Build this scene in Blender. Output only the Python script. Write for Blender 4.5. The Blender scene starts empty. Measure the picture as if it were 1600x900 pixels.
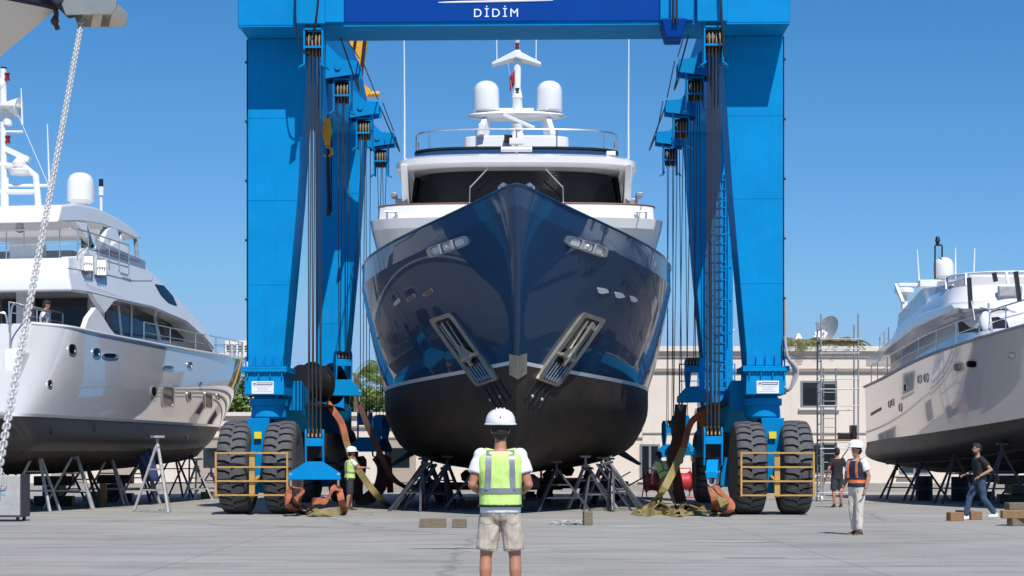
import bpy, math, random
from mathutils import Vector as V, Matrix, noise
from mathutils.bvhtree import BVHTree
R = math.radians
random.seed(7)
sc = bpy.context.scene
col = sc.collection

# ------------------------------------------------------------------ camera, sky, sun, exposure
FPX, UC, VH, EYE = 2800.0, 800.0, 720.0, 1.4      # focal length in photo pixels, centre column, horizon row, eye height
cam = bpy.data.cameras.new('camera'); cam_o = bpy.data.objects.new('camera', cam); col.objects.link(cam_o)
cam_o.location = (0, 0, EYE); cam_o.rotation_euler = (R(90), 0, 0)
cam.sensor_width = 36; cam.lens = 36 * FPX / 1600
cam.shift_y = (VH - 450) / 1600
cam.clip_start = .2; cam.clip_end = 6000
cam.dof.use_dof = True; cam.dof.focus_distance = 42; cam.dof.aperture_fstop = 14
sc.camera = cam_o

SUN_DX, SUN_EL = 0.27, 52.0                        # the light travels away from the camera and to the left
az = math.atan2(SUN_DX, 1.0)
w = bpy.data.worlds.new('World'); sc.world = w; w.use_nodes = True
nt = w.node_tree; bg = nt.nodes['Background']
sky = nt.nodes.new('ShaderNodeTexSky'); sky.sky_type = 'NISHITA'; sky.sun_disc = False
sky.sun_elevation = R(SUN_EL); sky.sun_rotation = math.pi - az
sky.air_density = 1.0; sky.dust_density = .1; sky.ozone_density = 5; sky.altitude = 0
tcw = nt.nodes.new('ShaderNodeTexCoord'); mpw = nt.nodes.new('ShaderNodeMapping'); mpw.inputs['Location'].default_value = (0, 0, .05); nt.links.new(tcw.outputs['Generated'], mpw.inputs[0]); nt.links.new(mpw.outputs[0], sky.inputs[0])
g_ = sky.outputs[0]                                # grade of the sky's colour: deeper, clearer blue
for op_, vec in (('MULTIPLY', (1.2, 1.2, 1.25)), ('ADD', (-1.15, -.6, 0)), ('MAXIMUM', (.2, .4, .4)), ('MINIMUM', (3.0, 5.2, 8.2))):
    vm = nt.nodes.new('ShaderNodeVectorMath'); vm.operation = op_; nt.links.new(g_, vm.inputs[0]); vm.inputs[1].default_value = vec; g_ = vm.outputs[0]
nt.links.new(g_, bg.inputs[0]); bg.inputs[1].default_value = 0.10
sl = bpy.data.lights.new('sun', 'SUN'); sl.energy = 4.8; sl.angle = R(.5); sl.color = (1, .965, .92)
so = bpy.data.objects.new('sun', sl); col.objects.link(so)
ldir = V((-math.sin(az) * math.cos(R(SUN_EL)), math.cos(az) * math.cos(R(SUN_EL)), -math.sin(R(SUN_EL))))
so.rotation_euler = ldir.to_track_quat('-Z', 'Y').to_euler(); so.location = (10, -30, 60)
vs = sc.view_settings; vs.view_transform = 'Standard'; vs.look = 'None'; vs.gamma = 1; vs.exposure = 0.0
sc.render.engine = 'CYCLES'
sc.cycles.max_bounces = 8; sc.cycles.transparent_max_bounces = 12; sc.cycles.use_denoising = True

# ------------------------------------------------------------------ materials
def mat(name, c, rough=.5, metal=0., coat=0., var=0., vscale=3., bump=0., bscale=20., dirt=0., spec=.5, alpha=None, trans=0., stretch=None, coatr=.03):
    m = bpy.data.materials.new(name); m.use_nodes = True; t = m.node_tree; n = t.nodes; L = t.links
    b = n['Principled BSDF']
    b.inputs['Roughness'].default_value = rough; b.inputs['Metallic'].default_value = metal
    b.inputs['Coat Weight'].default_value = coat; b.inputs['Coat Roughness'].default_value = coatr
    b.inputs['Specular IOR Level'].default_value = spec
    b.inputs['Transmission Weight'].default_value = trans
    b.inputs['Base Color'].default_value = (*c, 1)
    tc = n.new('ShaderNodeTexCoord'); co = tc.outputs['Object']
    if stretch:
        mp = n.new('ShaderNodeMapping'); mp.inputs['Scale'].default_value = stretch; L.new(co, mp.inputs[0]); co = mp.outputs[0]
    if var or dirt:
        nz = n.new('ShaderNodeTexNoise'); nz.inputs['Scale'].default_value = vscale; nz.inputs['Detail'].default_value = 6; nz.inputs['Roughness'].default_value = .62
        L.new(co, nz.inputs['Vector'])
        rp = n.new('ShaderNodeValToRGB'); L.new(nz.outputs[0], rp.inputs[0])
        k = max(var, .001)
        rp.color_ramp.elements[0].position = .3; rp.color_ramp.elements[1].position = .7
        rp.color_ramp.elements[0].color = (*[x * (1 - k) for x in c], 1); rp.color_ramp.elements[1].color = (*[min(1, x * (1 + k)) for x in c], 1)
        src = rp.outputs[0]
        if dirt:
            n2 = n.new('ShaderNodeTexNoise'); n2.inputs['Scale'].default_value = vscale * 2.3; n2.inputs['Detail'].default_value = 9; n2.inputs['Roughness'].default_value = .7
            L.new(co, n2.inputs['Vector'])
            r2 = n.new('ShaderNodeValToRGB'); L.new(n2.outputs[0], r2.inputs[0])
            r2.color_ramp.elements[0].position = .52; r2.color_ramp.elements[1].position = .75
            r2.color_ramp.elements[0].color = (0, 0, 0, 1); r2.color_ramp.elements[1].color = (dirt, dirt, dirt, 1)
            mx = n.new('ShaderNodeMixRGB'); L.new(r2.outputs[0], mx.inputs[0]); L.new(src, mx.inputs[1]); mx.inputs[2].default_value = (.16, .13, .10, 1)
            src = mx.outputs[0]
        L.new(src, b.inputs['Base Color'])
        if rough > .15:
            mr = n.new('ShaderNodeMapRange'); L.new(nz.outputs[0], mr.inputs[0]); mr.inputs[3].default_value = rough * .8; mr.inputs[4].default_value = min(1, rough * 1.25)
            L.new(mr.outputs[0], b.inputs['Roughness'])
    if bump:
        nb = n.new('ShaderNodeTexNoise'); nb.inputs['Scale'].default_value = bscale; nb.inputs['Detail'].default_value = 4; L.new(co, nb.inputs['Vector'])
        bp = n.new('ShaderNodeBump'); bp.inputs['Strength'].default_value = bump; bp.inputs['Distance'].default_value = .02; L.new(nb.outputs[0], bp.inputs['Height'])
        L.new(bp.outputs[0], b.inputs['Normal'])
        if coat: L.new(bp.outputs[0], b.inputs['Coat Normal'])
    if alpha is not None:
        b.inputs['Alpha'].default_value = alpha
    return m
M = {}
M['blue'] = mat('lift_blue_paint', (.0004, .235, .545), .6, var=.10, vscale=.9, bump=.06, bscale=2.2, dirt=.03, spec=.08)
M['banner'] = mat('banner_blue', (.0005, .050, .28), .6, var=.05, vscale=1.2, bump=.1, bscale=1.5, spec=.08)
M['white_letter'] = mat('white_lettering', (.85, .85, .85), .5)
M['rubber'] = mat('tyre_rubber', (.085, .085, .09), .8, var=.25, vscale=5, bump=.3, bscale=30, dirt=.35)
M['groove'] = mat('tyre_groove_rubber', (.02, .02, .022), .9)
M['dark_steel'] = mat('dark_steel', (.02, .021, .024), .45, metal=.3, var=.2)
M['black'] = mat('black_paint', (.012, .012, .014), .45, var=.2)
M['steel'] = mat('galvanised_steel', (.36, .37, .38), .55, metal=.4, var=.2, vscale=6)
M['chrome'] = mat('stainless_steel', (.62, .61, .59), .28, metal=.85, var=.1, vscale=4)
M['brass_steel'] = mat('polished_frame', (.50, .45, .36), .32, metal=.75, var=.15, vscale=3)
M['rope'] = mat('greased_wire_rope', (.025, .022, .02), .6)
M['rope_tan'] = mat('rope_on_sheave', (.33, .22, .13), .7, var=.3, vscale=30)
M['yellow'] = mat('yellow_guard_paint', (.50, .29, .07), .55, var=.15, vscale=4, dirt=.3)
M['crane_yellow'] = mat('crane_yellow_paint', (.72, .34, .02), .45, var=.15, vscale=2, dirt=.3)
M['plate'] = mat('white_sign_plate', (.78, .80, .82), .4)
M['plate_navy'] = mat('sign_navy', (.02, .04, .16), .5)
M['plate_grey'] = mat('sign_small_print', (.42, .44, .47), .6)
M['tag_yellow'] = mat('yellow_tag', (.75, .6, .02), .5)
M['navy'] = mat('navy_gloss_paint', (.013, .039, .090), .3, coat=.6, var=.04, vscale=.4, bump=.02, bscale=.7, coatr=.02, spec=.1)
M['navy_band'] = mat('bulwark_gloss_paint', (.017, .052, .122), .3, coat=.8, var=.04, vscale=.4, bump=.02, bscale=.9, spec=.1)
M['antifoul'] = mat('black_antifouling', (.040, .031, .026), .6, var=.3, vscale=.8, bump=.06, bscale=4, dirt=.14, stretch=(1, 1, 1.8), spec=.2)
M['bootwhite'] = mat('boot_stripe_white', (.62, .64, .68), .3)
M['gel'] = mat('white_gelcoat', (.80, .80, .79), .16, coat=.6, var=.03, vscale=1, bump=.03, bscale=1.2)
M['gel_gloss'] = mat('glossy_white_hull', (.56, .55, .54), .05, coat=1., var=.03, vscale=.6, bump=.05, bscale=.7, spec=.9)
M['gel_cream'] = mat('cream_hull', (.76, .71, .66), .12, coat=1., var=.04, vscale=.6, bump=.05, bscale=.7, spec=.8)
M['deckgrey'] = mat('grey_deck', (.4, .4, .4), .6, var=.1)
M['teak'] = mat('teak_cap_rail', (.22, .09, .045), .4, var=.2, vscale=8)
M['glass'] = mat('tinted_yacht_glass', (.004, .008, .014), .05, spec=.35)
M['glass_blue'] = mat('blue_tinted_screen', (.22, .22, .34), .06, spec=.7, alpha=.55)
M['glass_brown'] = mat('brown_tinted_screen', (.32, .27, .27), .08, spec=.7, alpha=.5)
M['winglass'] = mat('window_glass', (.015, .02, .026), .06, spec=.8)
M['grey_bottom'] = mat('grey_antifouling', (.030, .028, .027), .5, var=.15, vscale=1, bump=.05, bscale=3)
M['sparwhite'] = mat('white_spar_paint', (.78, .78, .77), .3)
M['darkred'] = mat('red_lens', (.22, .008, .012), .3)
M['red'] = mat('red_paint', (.55, .02, .03), .5, var=.1)
M['flagred'] = mat('red_flag_cloth', (.30, .008, .02), .8)
M['greenlamp'] = mat('green_lens', (.01, .05, .03), .2)
M['wall'] = mat('beige_render', (.74, .645, .55), .85, var=.05, vscale=.35, bump=.08, bscale=25, dirt=.05)
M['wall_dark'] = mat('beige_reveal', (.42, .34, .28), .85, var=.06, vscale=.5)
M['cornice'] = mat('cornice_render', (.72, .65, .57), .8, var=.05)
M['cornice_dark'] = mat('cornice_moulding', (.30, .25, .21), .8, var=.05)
M['plinth'] = mat('grey_plinth', (.34, .31, .28), .9, var=.1)
M['alu'] = mat('grey_aluminium', (.30, .31, .32), .4, metal=.5)
M['strap_orange'] = mat('orange_sling_webbing', (.38, .12, .055), .85, var=.3, vscale=3, bump=.3, bscale=60, dirt=.25)
M['strap_olive'] = mat('olive_sling_sleeve', (.28, .225, .085), .85, var=.3, vscale=3, bump=.3, bscale=60, dirt=.3)
M['strap_shaded'] = mat('shaded_sling_webbing', (.10, .04, .028), .85, var=.3, vscale=3, dirt=.3)  # dark brown holds the shade on the straps hanging by the hull
M['wood'] = mat('weathered_timber', (.19, .15, .10), .85, var=.3, vscale=6, bump=.4, bscale=25, dirt=.4, stretch=(1, 1, 5))
M['wood_warm'] = mat('pine_timber', (.27, .15, .065), .8, var=.25, vscale=6, bump=.3, bscale=25, dirt=.3, stretch=(1, 1, 4))
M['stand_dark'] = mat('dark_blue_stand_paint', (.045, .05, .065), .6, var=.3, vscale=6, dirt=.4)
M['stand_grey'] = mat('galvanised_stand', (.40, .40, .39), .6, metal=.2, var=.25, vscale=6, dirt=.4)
M['skin'] = mat('skin', (.40, .20, .13), .55, var=.08, vscale=8)
M['skin_red'] = mat('tanned_skin', (.42, .18, .11), .5, var=.08, vscale=8)
M['hair'] = mat('dark_hair', (.015, .011, .009), .7, bump=.5, bscale=80)
M['hat'] = mat('white_hard_hat', (.78, .77, .74), .35, var=.06, vscale=12)
M['vest'] = mat('hi_vis_yellow_cloth', (.56, .80, .22), .75, var=.08, vscale=7, bump=.5, bscale=9)
M['vest_o'] = mat('hi_vis_orange_cloth', (.80, .20, .05), .7, var=.08, vscale=8)
M['reflect'] = mat('reflective_tape', (.27, .29, .32), .4, metal=.3, var=.15, vscale=10)
M['tee_white'] = mat('white_cotton', (.74, .75, .78), .85, bump=.5, bscale=12)
M['tee_black'] = mat('black_cotton', (.014, .014, .017), .85, bump=.5, bscale=12)
M['navycloth'] = mat('navy_cloth', (.018, .022, .045), .8, bump=.4, bscale=12)
M['khaki_seam'] = mat('khaki_seam', (.30, .25, .20), .9)
M['khaki'] = mat('khaki_cotton', (.50, .43, .35), .85, var=.08, vscale=6, bump=1., bscale=7)
M['cream_trouser'] = mat('cream_trousers', (.62, .55, .47), .85, var=.06, vscale=6, bump=.9, bscale=8)
M['olive_short'] = mat('olive_shorts', (.30, .25, .15), .85, bump=.8, bscale=9)
M['charcoal'] = mat('charcoal_cotton', (.03, .032, .038), .85, bump=.6, bscale=9)
M['denim'] = mat('blue_denim', (.035, .065, .115), .85, var=.3, vscale=6, bump=.7, bscale=9)
M['shoe_brown'] = mat('brown_shoe', (.05, .035, .02), .6)
M['shoe_white'] = mat('white_trainer', (.7, .68, .66), .6)
M['sole'] = mat('shoe_sole', (.35, .26, .18), .7)
M['leaf'] = mat('green_foliage', (.055, .11, .03), .6, var=.5, vscale=1.2)
M['leaf2'] = mat('yellow_green_foliage', (.13, .18, .035), .6, var=.5, vscale=1.2)
M['palm'] = mat('palm_frond', (.20, .20, .07), .6, var=.5, vscale=2)
M['bark'] = mat('bark', (.12, .085, .06), .9, var=.3, vscale=4)
M['bow_shaded'] = mat('shaded_bow_gelcoat', (.78, .69, .59), .35, coat=.3, var=.05, vscale=3)  # white hull; the beige of its shaded side is put into the colour
M['chain'] = mat('galvanised_chain', (.55, .54, .52), .5, metal=.25, var=.15, vscale=30)
M['rust'] = mat('rusty_steel', (.10, .05, .03), .8, var=.3, vscale=20)
M['hose'] = mat('grey_hose', (.4, .4, .4), .5)
M['textgrey'] = mat('grey_lettering', (.12, .12, .13), .5)
M['slat'] = mat('grey_mesh_panel', (.38, .42, .46), .5)
M['textblue'] = mat('blue_lettering', (.03, .30, .50), .5)

def streaks(m, st, c2, amount):
    t = m.node_tree; n = t.nodes; L = t.links; b = n['Principled BSDF']; src = b.inputs['Base Color'].links[0].from_socket
    tc = n.new('ShaderNodeTexCoord'); mp = n.new('ShaderNodeMapping'); mp.inputs['Scale'].default_value = st; L.new(tc.outputs['Object'], mp.inputs[0])
    nz = n.new('ShaderNodeTexNoise'); nz.inputs['Scale'].default_value = 1; nz.inputs['Detail'].default_value = 7; nz.inputs['Roughness'].default_value = .7; L.new(mp.outputs[0], nz.inputs['Vector'])
    r = n.new('ShaderNodeValToRGB'); L.new(nz.outputs[0], r.inputs[0]); e = r.color_ramp.elements
    e[0].position, e[0].color, e[1].position, e[1].color = .55, (0, 0, 0, 1), .78, (amount, amount, amount, 1)
    x = n.new('ShaderNodeMixRGB'); L.new(r.outputs[0], x.inputs[0]); L.new(src, x.inputs[1]); x.inputs[2].default_value = (*c2, 1); L.new(x.outputs[0], b.inputs['Base Color'])
streaks(M['blue'], (7, 7, .35), (.012, .10, .20), .35); streaks(M['blue'], (3, 3, 3), (.05, .22, .42), .25)
streaks(M['wall'], (2.5, 2.5, .25), (.45, .38, .31), .35); streaks(M['yellow'], (30, 30, 30), (.12, .06, .03), .7)
streaks(M['antifoul'], (1.2, 1.2, .9), (.075, .058, .045), .35); streaks(M['rubber'], (6, 6, 6), (.17, .155, .135), .5)
def ground_mat():
    m = bpy.data.materials.new('yard_concrete'); m.use_nodes = True; t = m.node_tree; n = t.nodes; L = t.links
    b = n['Principled BSDF']; b.inputs['Roughness'].default_value = .8; b.inputs['Specular IOR Level'].default_value = .3
    tc = n.new('ShaderNodeTexCoord')
    def nz(scale, detail, rough=.6, st=(1, 1, 1)):
        mp = n.new('ShaderNodeMapping'); mp.inputs['Scale'].default_value = st; L.new(tc.outputs['Object'], mp.inputs[0])
        a = n.new('ShaderNodeTexNoise'); a.inputs['Scale'].default_value = scale; a.inputs['Detail'].default_value = detail; a.inputs['Roughness'].default_value = rough
        L.new(mp.outputs[0], a.inputs['Vector']); return a.outputs[0]
    def ramp(src, p0, c0, p1, c1):
        r = n.new('ShaderNodeValToRGB'); L.new(src, r.inputs[0]); e = r.color_ramp.elements
        e[0].position, e[0].color, e[1].position, e[1].color = p0, (*c0, 1), p1, (*c1, 1); return r.outputs[0]
    def mix(kind, a, b_, fac=1.):
        x = n.new('ShaderNodeMixRGB'); x.blend_type = kind; x.inputs[0].default_value = fac
        L.new(a, x.inputs[1]); L.new(b_, x.inputs[2]); return x.outputs[0]
    base = ramp(nz(.22, 8, .62), .3, (.325, .304, .262), .7, (.425, .400, .350))
    fine = ramp(nz(14, 5), .25, (.86, .86, .86), .75, (1.1, 1.1, 1.1))
    st = ramp(nz(.9, 9, .7, (.35, 1.6, 1)), .34, (.62, .62, .63), .52, (1, 1, 1))
    st2 = ramp(nz(2.2, 6, .65, (.5, 1.5, 1)), .62, (1, 1, 1), .74, (1.22, 1.21, 1.2))
    br = n.new('ShaderNodeTexBrick'); L.new(tc.outputs['Object'], br.inputs['Vector']); br.offset = 0
    br.inputs['Scale'].default_value = 1; br.inputs['Mortar Size'].default_value = .018; br.inputs['Mortar Smooth'].default_value = .3
    br.inputs['Brick Width'].default_value = 4.6; br.inputs['Row Height'].default_value = 3.4
    br.inputs['Color1'].default_value = (1, 1, 1, 1); br.inputs['Color2'].default_value = (.95, .95, .96, 1); br.inputs['Mortar'].default_value = (.66, .66, .66, 1)
    vo = n.new('ShaderNodeTexVoronoi'); vo.feature = 'DISTANCE_TO_EDGE'; vo.inputs['Scale'].default_value = .16
    wv = n.new('ShaderNodeTexNoise'); wv.inputs['Scale'].default_value = 1.1; wv.inputs['Detail'].default_value = 5; L.new(tc.outputs['Object'], wv.inputs['Vector'])
    av = n.new('ShaderNodeMixRGB'); av.inputs[0].default_value = .45; L.new(tc.outputs['Object'], av.inputs[1]); L.new(wv.outputs['Color'], av.inputs[2]); L.new(av.outputs[0], vo.inputs['Vector'])
    crack = ramp(vo.outputs['Distance'], .002, (.55, .54, .53), .006, (1, 1, 1))
    oil = ramp(nz(.55, 3, .5), .68, (1, 1, 1), .76, (.62, .60, .58))
    spots = ramp(nz(3.1, 2, .5), .74, (1, 1, 1), .79, (.6, .58, .57))
    c = mix('MULTIPLY', base, fine); c = mix('MULTIPLY', c, crack, .6); c = mix('MULTIPLY', c, oil, .7); c = mix('MULTIPLY', c, spots, .8); c = mix('MULTIPLY', c, st, .8); c = mix('MULTIPLY', c, st2, .8); c = mix('MULTIPLY', c, br.outputs[0], .9)
    L.new(c, b.inputs['Base Color'])
    bp = n.new('ShaderNodeBump'); bp.inputs['Strength'].default_value = .35; bp.inputs['Distance'].default_value = .01; L.new(nz(30, 4), bp.inputs['Height']); L.new(bp.outputs[0], b.inputs['Normal'])
    return m
M['ground'] = ground_mat()

# ------------------------------------------------------------------ mesh helpers
ROOTM = {}
def ray(u, v): return V(((u - UC) / FPX, 1, (VH - v) / FPX))
def at(u, v, Y):                                   # photo pixel + distance -> point in the yard
    r = ray(u, v); return V((r.x * Y, Y, EYE + r.z * Y))
def gnd(u, v):                                     # photo pixel on the ground -> point
    Y = EYE * FPX / (v - VH); return V(((u - UC) / FPX * Y, Y, 0))

def frame(t, up=V((0, 0, 1))):
    t = t.normalized()
    a = t.cross(up)
    if a.length < 1e-4: a = t.cross(V((0, 1, 0)))
    a.normalize(); b = a.cross(t).normalized()
    return a, b
class MB:
    def __init__(s): s.v = []; s.f = []
    def add(s, vs, fs):
        k = len(s.v); s.v += [V(p) for p in vs]; s.f += [tuple(i + k for i in f) for f in fs]; return s
    def box(s, c, d, rot=None):
        c = V(c); x, y, z = d[0] / 2, d[1] / 2, d[2] / 2
        p = [V((a, b, e)) for e in (-z, z) for a, b in ((-x, -y), (x, -y), (x, y), (-x, y))]
        if rot is not None: p = [rot @ q for q in p]
        return s.add([c + q for q in p], [(3, 2, 1, 0), (4, 5, 6, 7), (0, 1, 5, 4), (1, 2, 6, 5), (2, 3, 7, 6), (3, 0, 4, 7)])
    def bb(s, a, b):                               # box between two corners
        a, b = V(a), V(b); return s.box((a + b) / 2, [abs(x) for x in (b - a)])
    def bar(s, p, q, w, h=None, up=(0, 0, 1)):
        h = h or w; p, q = V(p), V(q); a, b = frame(q - p, V(up))
        o = [a * w / 2 + b * h / 2, -a * w / 2 + b * h / 2, -a * w / 2 - b * h / 2, a * w / 2 - b * h / 2]
        return s.add([p + x for x in o] + [q + x for x in o], [(0, 1, 2, 3), (7, 6, 5, 4), (0, 4, 5, 1), (1, 5, 6, 2), (2, 6, 7, 3), (3, 7, 4, 0)])
    def tube(s, pts, r, n=8, cap=True, closed=False):
        pts = [V(p) for p in pts]; N = len(pts); rr = r if isinstance(r, (list, tuple)) else [r] * N
        k = len(s.v); a = None
        for i, p in enumerate(pts):
            if closed: t = (pts[(i + 1) % N] - pts[i - 1])
            else: t = pts[min(i + 1, N - 1)] - pts[max(i - 1, 0)]
            t.normalize()
            if a is None: a, b = frame(t)
            else:
                a = (a - t * a.dot(t))
                if a.length < 1e-5: a, b = frame(t)
                a.normalize(); b = a.cross(t)
            for j in range(n):
                th = 2 * math.pi * j / n; s.v.append(p + (a * math.cos(th) + b * math.sin(th)) * rr[i])
        for i in range(N if closed else N - 1):
            i2 = (i + 1) % N
            for j in range(n):
                j2 = (j + 1) % n; s.f.append((k + i * n + j, k + i2 * n + j, k + i2 * n + j2, k + i * n + j2))
        if cap and not closed:
            s.f.append(tuple(k + j for j in range(n))); s.f.append(tuple(k + (N - 1) * n + j for j in reversed(range(n))))
        return s
    def lathe(s, prof, c=(0, 0, 0), ax=(0, 0, 1), n=24):
        c = V(c); ax = V(ax).normalized(); a, b = frame(ax); rings = []
        for r, h in prof:
            rings.append([c + ax * h + (a * math.cos(2 * math.pi * j / n) + b * math.sin(2 * math.pi * j / n)) * max(r, 1e-4) for j in range(n)])
        return s.loft(rings)
    def loft(s, rings, cap=True):
        n = len(rings[0]); k = len(s.v)
        for r in rings: s.v += [V(p) for p in r]
        for i in range(len(rings) - 1):
            for j in range(n):
                j2 = (j + 1) % n; s.f.append((k + i * n + j, k + i * n + j2, k + (i + 1) * n + j2, k + (i + 1) * n + j))
        if cap:
            s.f.append(tuple(k + j for j in reversed(range(n)))); e = k + (len(rings) - 1) * n; s.f.append(tuple(e + j for j in range(n)))
        return s
    def grid(s, rows, flip=False):
        k = len(s.v); n = len(rows[0])
        for r in rows: s.v += [V(p) for p in r]
        for i in range(len(rows) - 1):
            for j in range(n - 1):
                f = (k + i * n + j, k + i * n + j + 1, k + (i + 1) * n + j + 1, k + (i + 1) * n + j)
                s.f.append(tuple(reversed(f)) if flip else f)
        return s
    def prism(s, poly, off):
        off = V(off); p = [V(q) for q in poly]; n = len(p)
        return s.loft([p, [q + off for q in p]])
    def slab(s, A, B): return s.loft([A, B])
    def ell(s, c, r, n=16, m=10, rot=None):
        c = V(c); rings = []
        for i in range(m + 1):
            ph = math.pi * (i + (1e-3 if i == 0 else -1e-3 if i == m else 0)) / m - math.pi / 2
            ring = []
            for j in range(n):
                th = 2 * math.pi * j / n
                p = V((r[0] * math.cos(ph) * math.cos(th), r[1] * math.cos(ph) * math.sin(th), r[2] * math.sin(ph)))
                ring.append(c + (rot @ p if rot is not None else p))
            rings.append(ring)
        return s.loft(rings)
    def ribbon(s, pts, w, wd, t=.02):              # webbing: a strap of width w along pts, wd = width direction(s)
        pts = [V(p) for p in pts]; N = len(pts); wds = wd if isinstance(wd, list) else [wd] * N; rings = []
        for i, p in enumerate(pts):
            tg = (pts[min(i + 1, N - 1)] - pts[max(i - 1, 0)]).normalized(); a = V(wds[i]); a = (a - tg * a.dot(tg)).normalized(); b = a.cross(tg)
            rings.append([p + a * w / 2 + b * t / 2, p - a * w / 2 + b * t / 2, p - a * w / 2 - b * t / 2, p + a * w / 2 - b * t / 2])
        return s.loft(rings)
    def xf(s, m): s.v = [m @ p for p in s.v]; return s
    def mirror_x(s):
        k = len(s.v); s.v += [V((-p.x, p.y, p.z)) for p in s.v]; s.f += [tuple(reversed([i + k for i in f])) for f in s.f]; return s
    def pieces(s):                                 # far-apart pieces become parts of their own
        n = len(s.v); par = list(range(n))
        def find(i):
            while par[i] != i: par[i] = par[par[i]]; i = par[i]
            return i
        for f in s.f:
            r = find(f[0])
            for i in f[1:]: par[find(i)] = r
        isl = {}
        for i in range(n): isl.setdefault(find(i), []).append(i)
        if len(isl) < 2 or len(isl) > 250: return [s]
        B = []
        for k, I in isl.items():
            lo = [min(s.v[i][c] for i in I) for c in range(3)]; hi = [max(s.v[i][c] for i in I) for c in range(3)]; B.append((k, lo, hi, max(h - l for l, h in zip(lo, hi))))
        q = list(range(len(B)))
        def fq(i):
            while q[i] != i: i = q[i]
            return i
        for i in range(len(B)):
            for j in range(i):
                g2 = sum(max(0, B[i][1][c] - B[j][2][c], B[j][1][c] - B[i][2][c]) ** 2 for c in range(3))
                if math.sqrt(g2) <= max(.02, .45 * max(B[i][3], B[j][3])): q[fq(i)] = fq(j)
        of = {B[i][0]: fq(i) for i in range(len(B))}
        groups = sorted(set(of.values()))
        if len(groups) == 1: return [s]
        out = []
        for g in groups:
            m = MB(); idx = {}
            for i in range(n):
                if of[find(i)] == g: idx[i] = len(m.v); m.v.append(s.v[i])
            m.f = [tuple(idx[i] for i in f) for f in s.f if f[0] in idx]; out.append(m)
        return out
    def build(s, name, m, parent=None, world=False, bevel=None, sharp=35, flat=False, loc=None):
        P = s.pieces() if parent is not None and name not in ('crown', 'frond', 'body', 'lettering', 'sign_print', 'name_lettering', 'tread') and len(s.v) < 9000 else [s]
        O = [p._build(name, m, parent, world, bevel, sharp, flat, loc) for p in P]
        return O[0]
    def _build(s, name, m, parent=None, world=False, bevel=None, sharp=35, flat=False, loc=None):
        top = parent
        while top is not None and top.parent is not None: top = top.parent
        vs = s.v
        if world and top is not None:
            inv = ROOTM[top.name].inverted(); vs = [inv @ p for p in vs]
        me = bpy.data.meshes.new(name); me.from_pydata([tuple(p) for p in vs], [], s.f); me.validate(); me.update()
        me.materials.append(M[m] if isinstance(m, str) else m)
        import bmesh
        bm = bmesh.new(); bm.from_mesh(me); bmesh.ops.remove_doubles(bm, verts=bm.verts, dist=1e-5); bmesh.ops.recalc_face_normals(bm, faces=bm.faces); bm.to_mesh(me); bm.free()
        if not flat:
            me.polygons.foreach_set('use_smooth', [True] * len(me.polygons)); me.set_sharp_from_angle(angle=R(sharp))
        o = bpy.data.objects.new(name, me); col.objects.link(o)
        if loc is not None: o.location = loc
        if parent is not None: o.parent = parent
        if bevel:
            b = o.modifiers.new('bevel', 'BEVEL'); b.width = bevel; b.segments = 3; b.limit_method = 'ANGLE'; b.angle_limit = R(30)
        return o
def tag(o, label=None, cat=None, group=None, kind=None):
    if label: o['label'] = label
    if cat: o['category'] = cat
    if group: o['group'] = group
    if kind: o['kind'] = kind
    return o
def thing(name, label, cat, loc=(0, 0, 0), rz=0, group=None):
    o = bpy.data.objects.new(name, None); o.empty_display_size = .3; col.objects.link(o)
    o.location = loc; o.rotation_euler = (0, 0, rz); tag(o, label, cat, group)
    ROOTM[o.name] = Matrix.Translation(V(loc)) @ Matrix.Rotation(rz, 4, 'Z'); return o
def kids(o): return [c for c in bpy.data.objects if c.parent == o]
def copy_thing(o, loc, rz, label, group=None):
    r = o.copy(); col.objects.link(r); r.location = loc; r.rotation_euler = (0, 0, rz); tag(r, label, None, group)
    ROOTM[r.name] = Matrix.Translation(V(loc)) @ Matrix.Rotation(rz, 4, 'Z')
    for c in kids(o):
        d = c.copy(); col.objects.link(d); d.parent = r
        for g in kids(c):
            e = g.copy(); col.objects.link(e); e.parent = d
    return r
def copy_part(o, parent, loc=None):
    d = o.copy(); col.objects.link(d); d.parent = parent
    if loc is not None: d.location = loc
    for g in kids(o):
        e = g.copy(); col.objects.link(e); e.parent = d
    return d
def text_mb(body, size, spacing=1., extrude=.004):
    cu = bpy.data.curves.new('t', 'FONT'); cu.body = body; cu.size = size; cu.space_character = spacing; cu.align_x = 'CENTER'; cu.extrude = extrude
    o = bpy.data.objects.new('t', cu); col.objects.link(o)
    dg = bpy.context.evaluated_depsgraph_get(); me = bpy.data.meshes.new_from_object(o.evaluated_get(dg))
    mb = MB(); mb.add([p.co for p in me.vertices], [tuple(f.vertices) for f in me.polygons])
    bpy.data.objects.remove(o); bpy.data.curves.remove(cu); bpy.data.meshes.remove(me); return mb
FRONT = Matrix.Rotation(R(90), 4, 'X')             # lettering laid flat -> standing, facing -Y
def catmull(P, t):
    n = len(P); i = min(max(int(math.floor(t)), 0), n - 2); f = t - i
    p1, p2 = P[i], P[i + 1]; p0 = P[i - 1] if i > 0 else p1 * 2 - p2; p3 = P[i + 2] if i + 2 < n else p2 * 2 - p1
    return .5 * ((2 * p1) + (p2 - p0) * f + (2 * p0 - 5 * p1 + 4 * p2 - p3) * f * f + (3 * p1 - p0 - 3 * p2 + p3) * f ** 3)
def smooth_path(P, per=6):
    P = [V(p) for p in P]; return [catmull(P, i / per) for i in range((len(P) - 1) * per + 1)]
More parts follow.
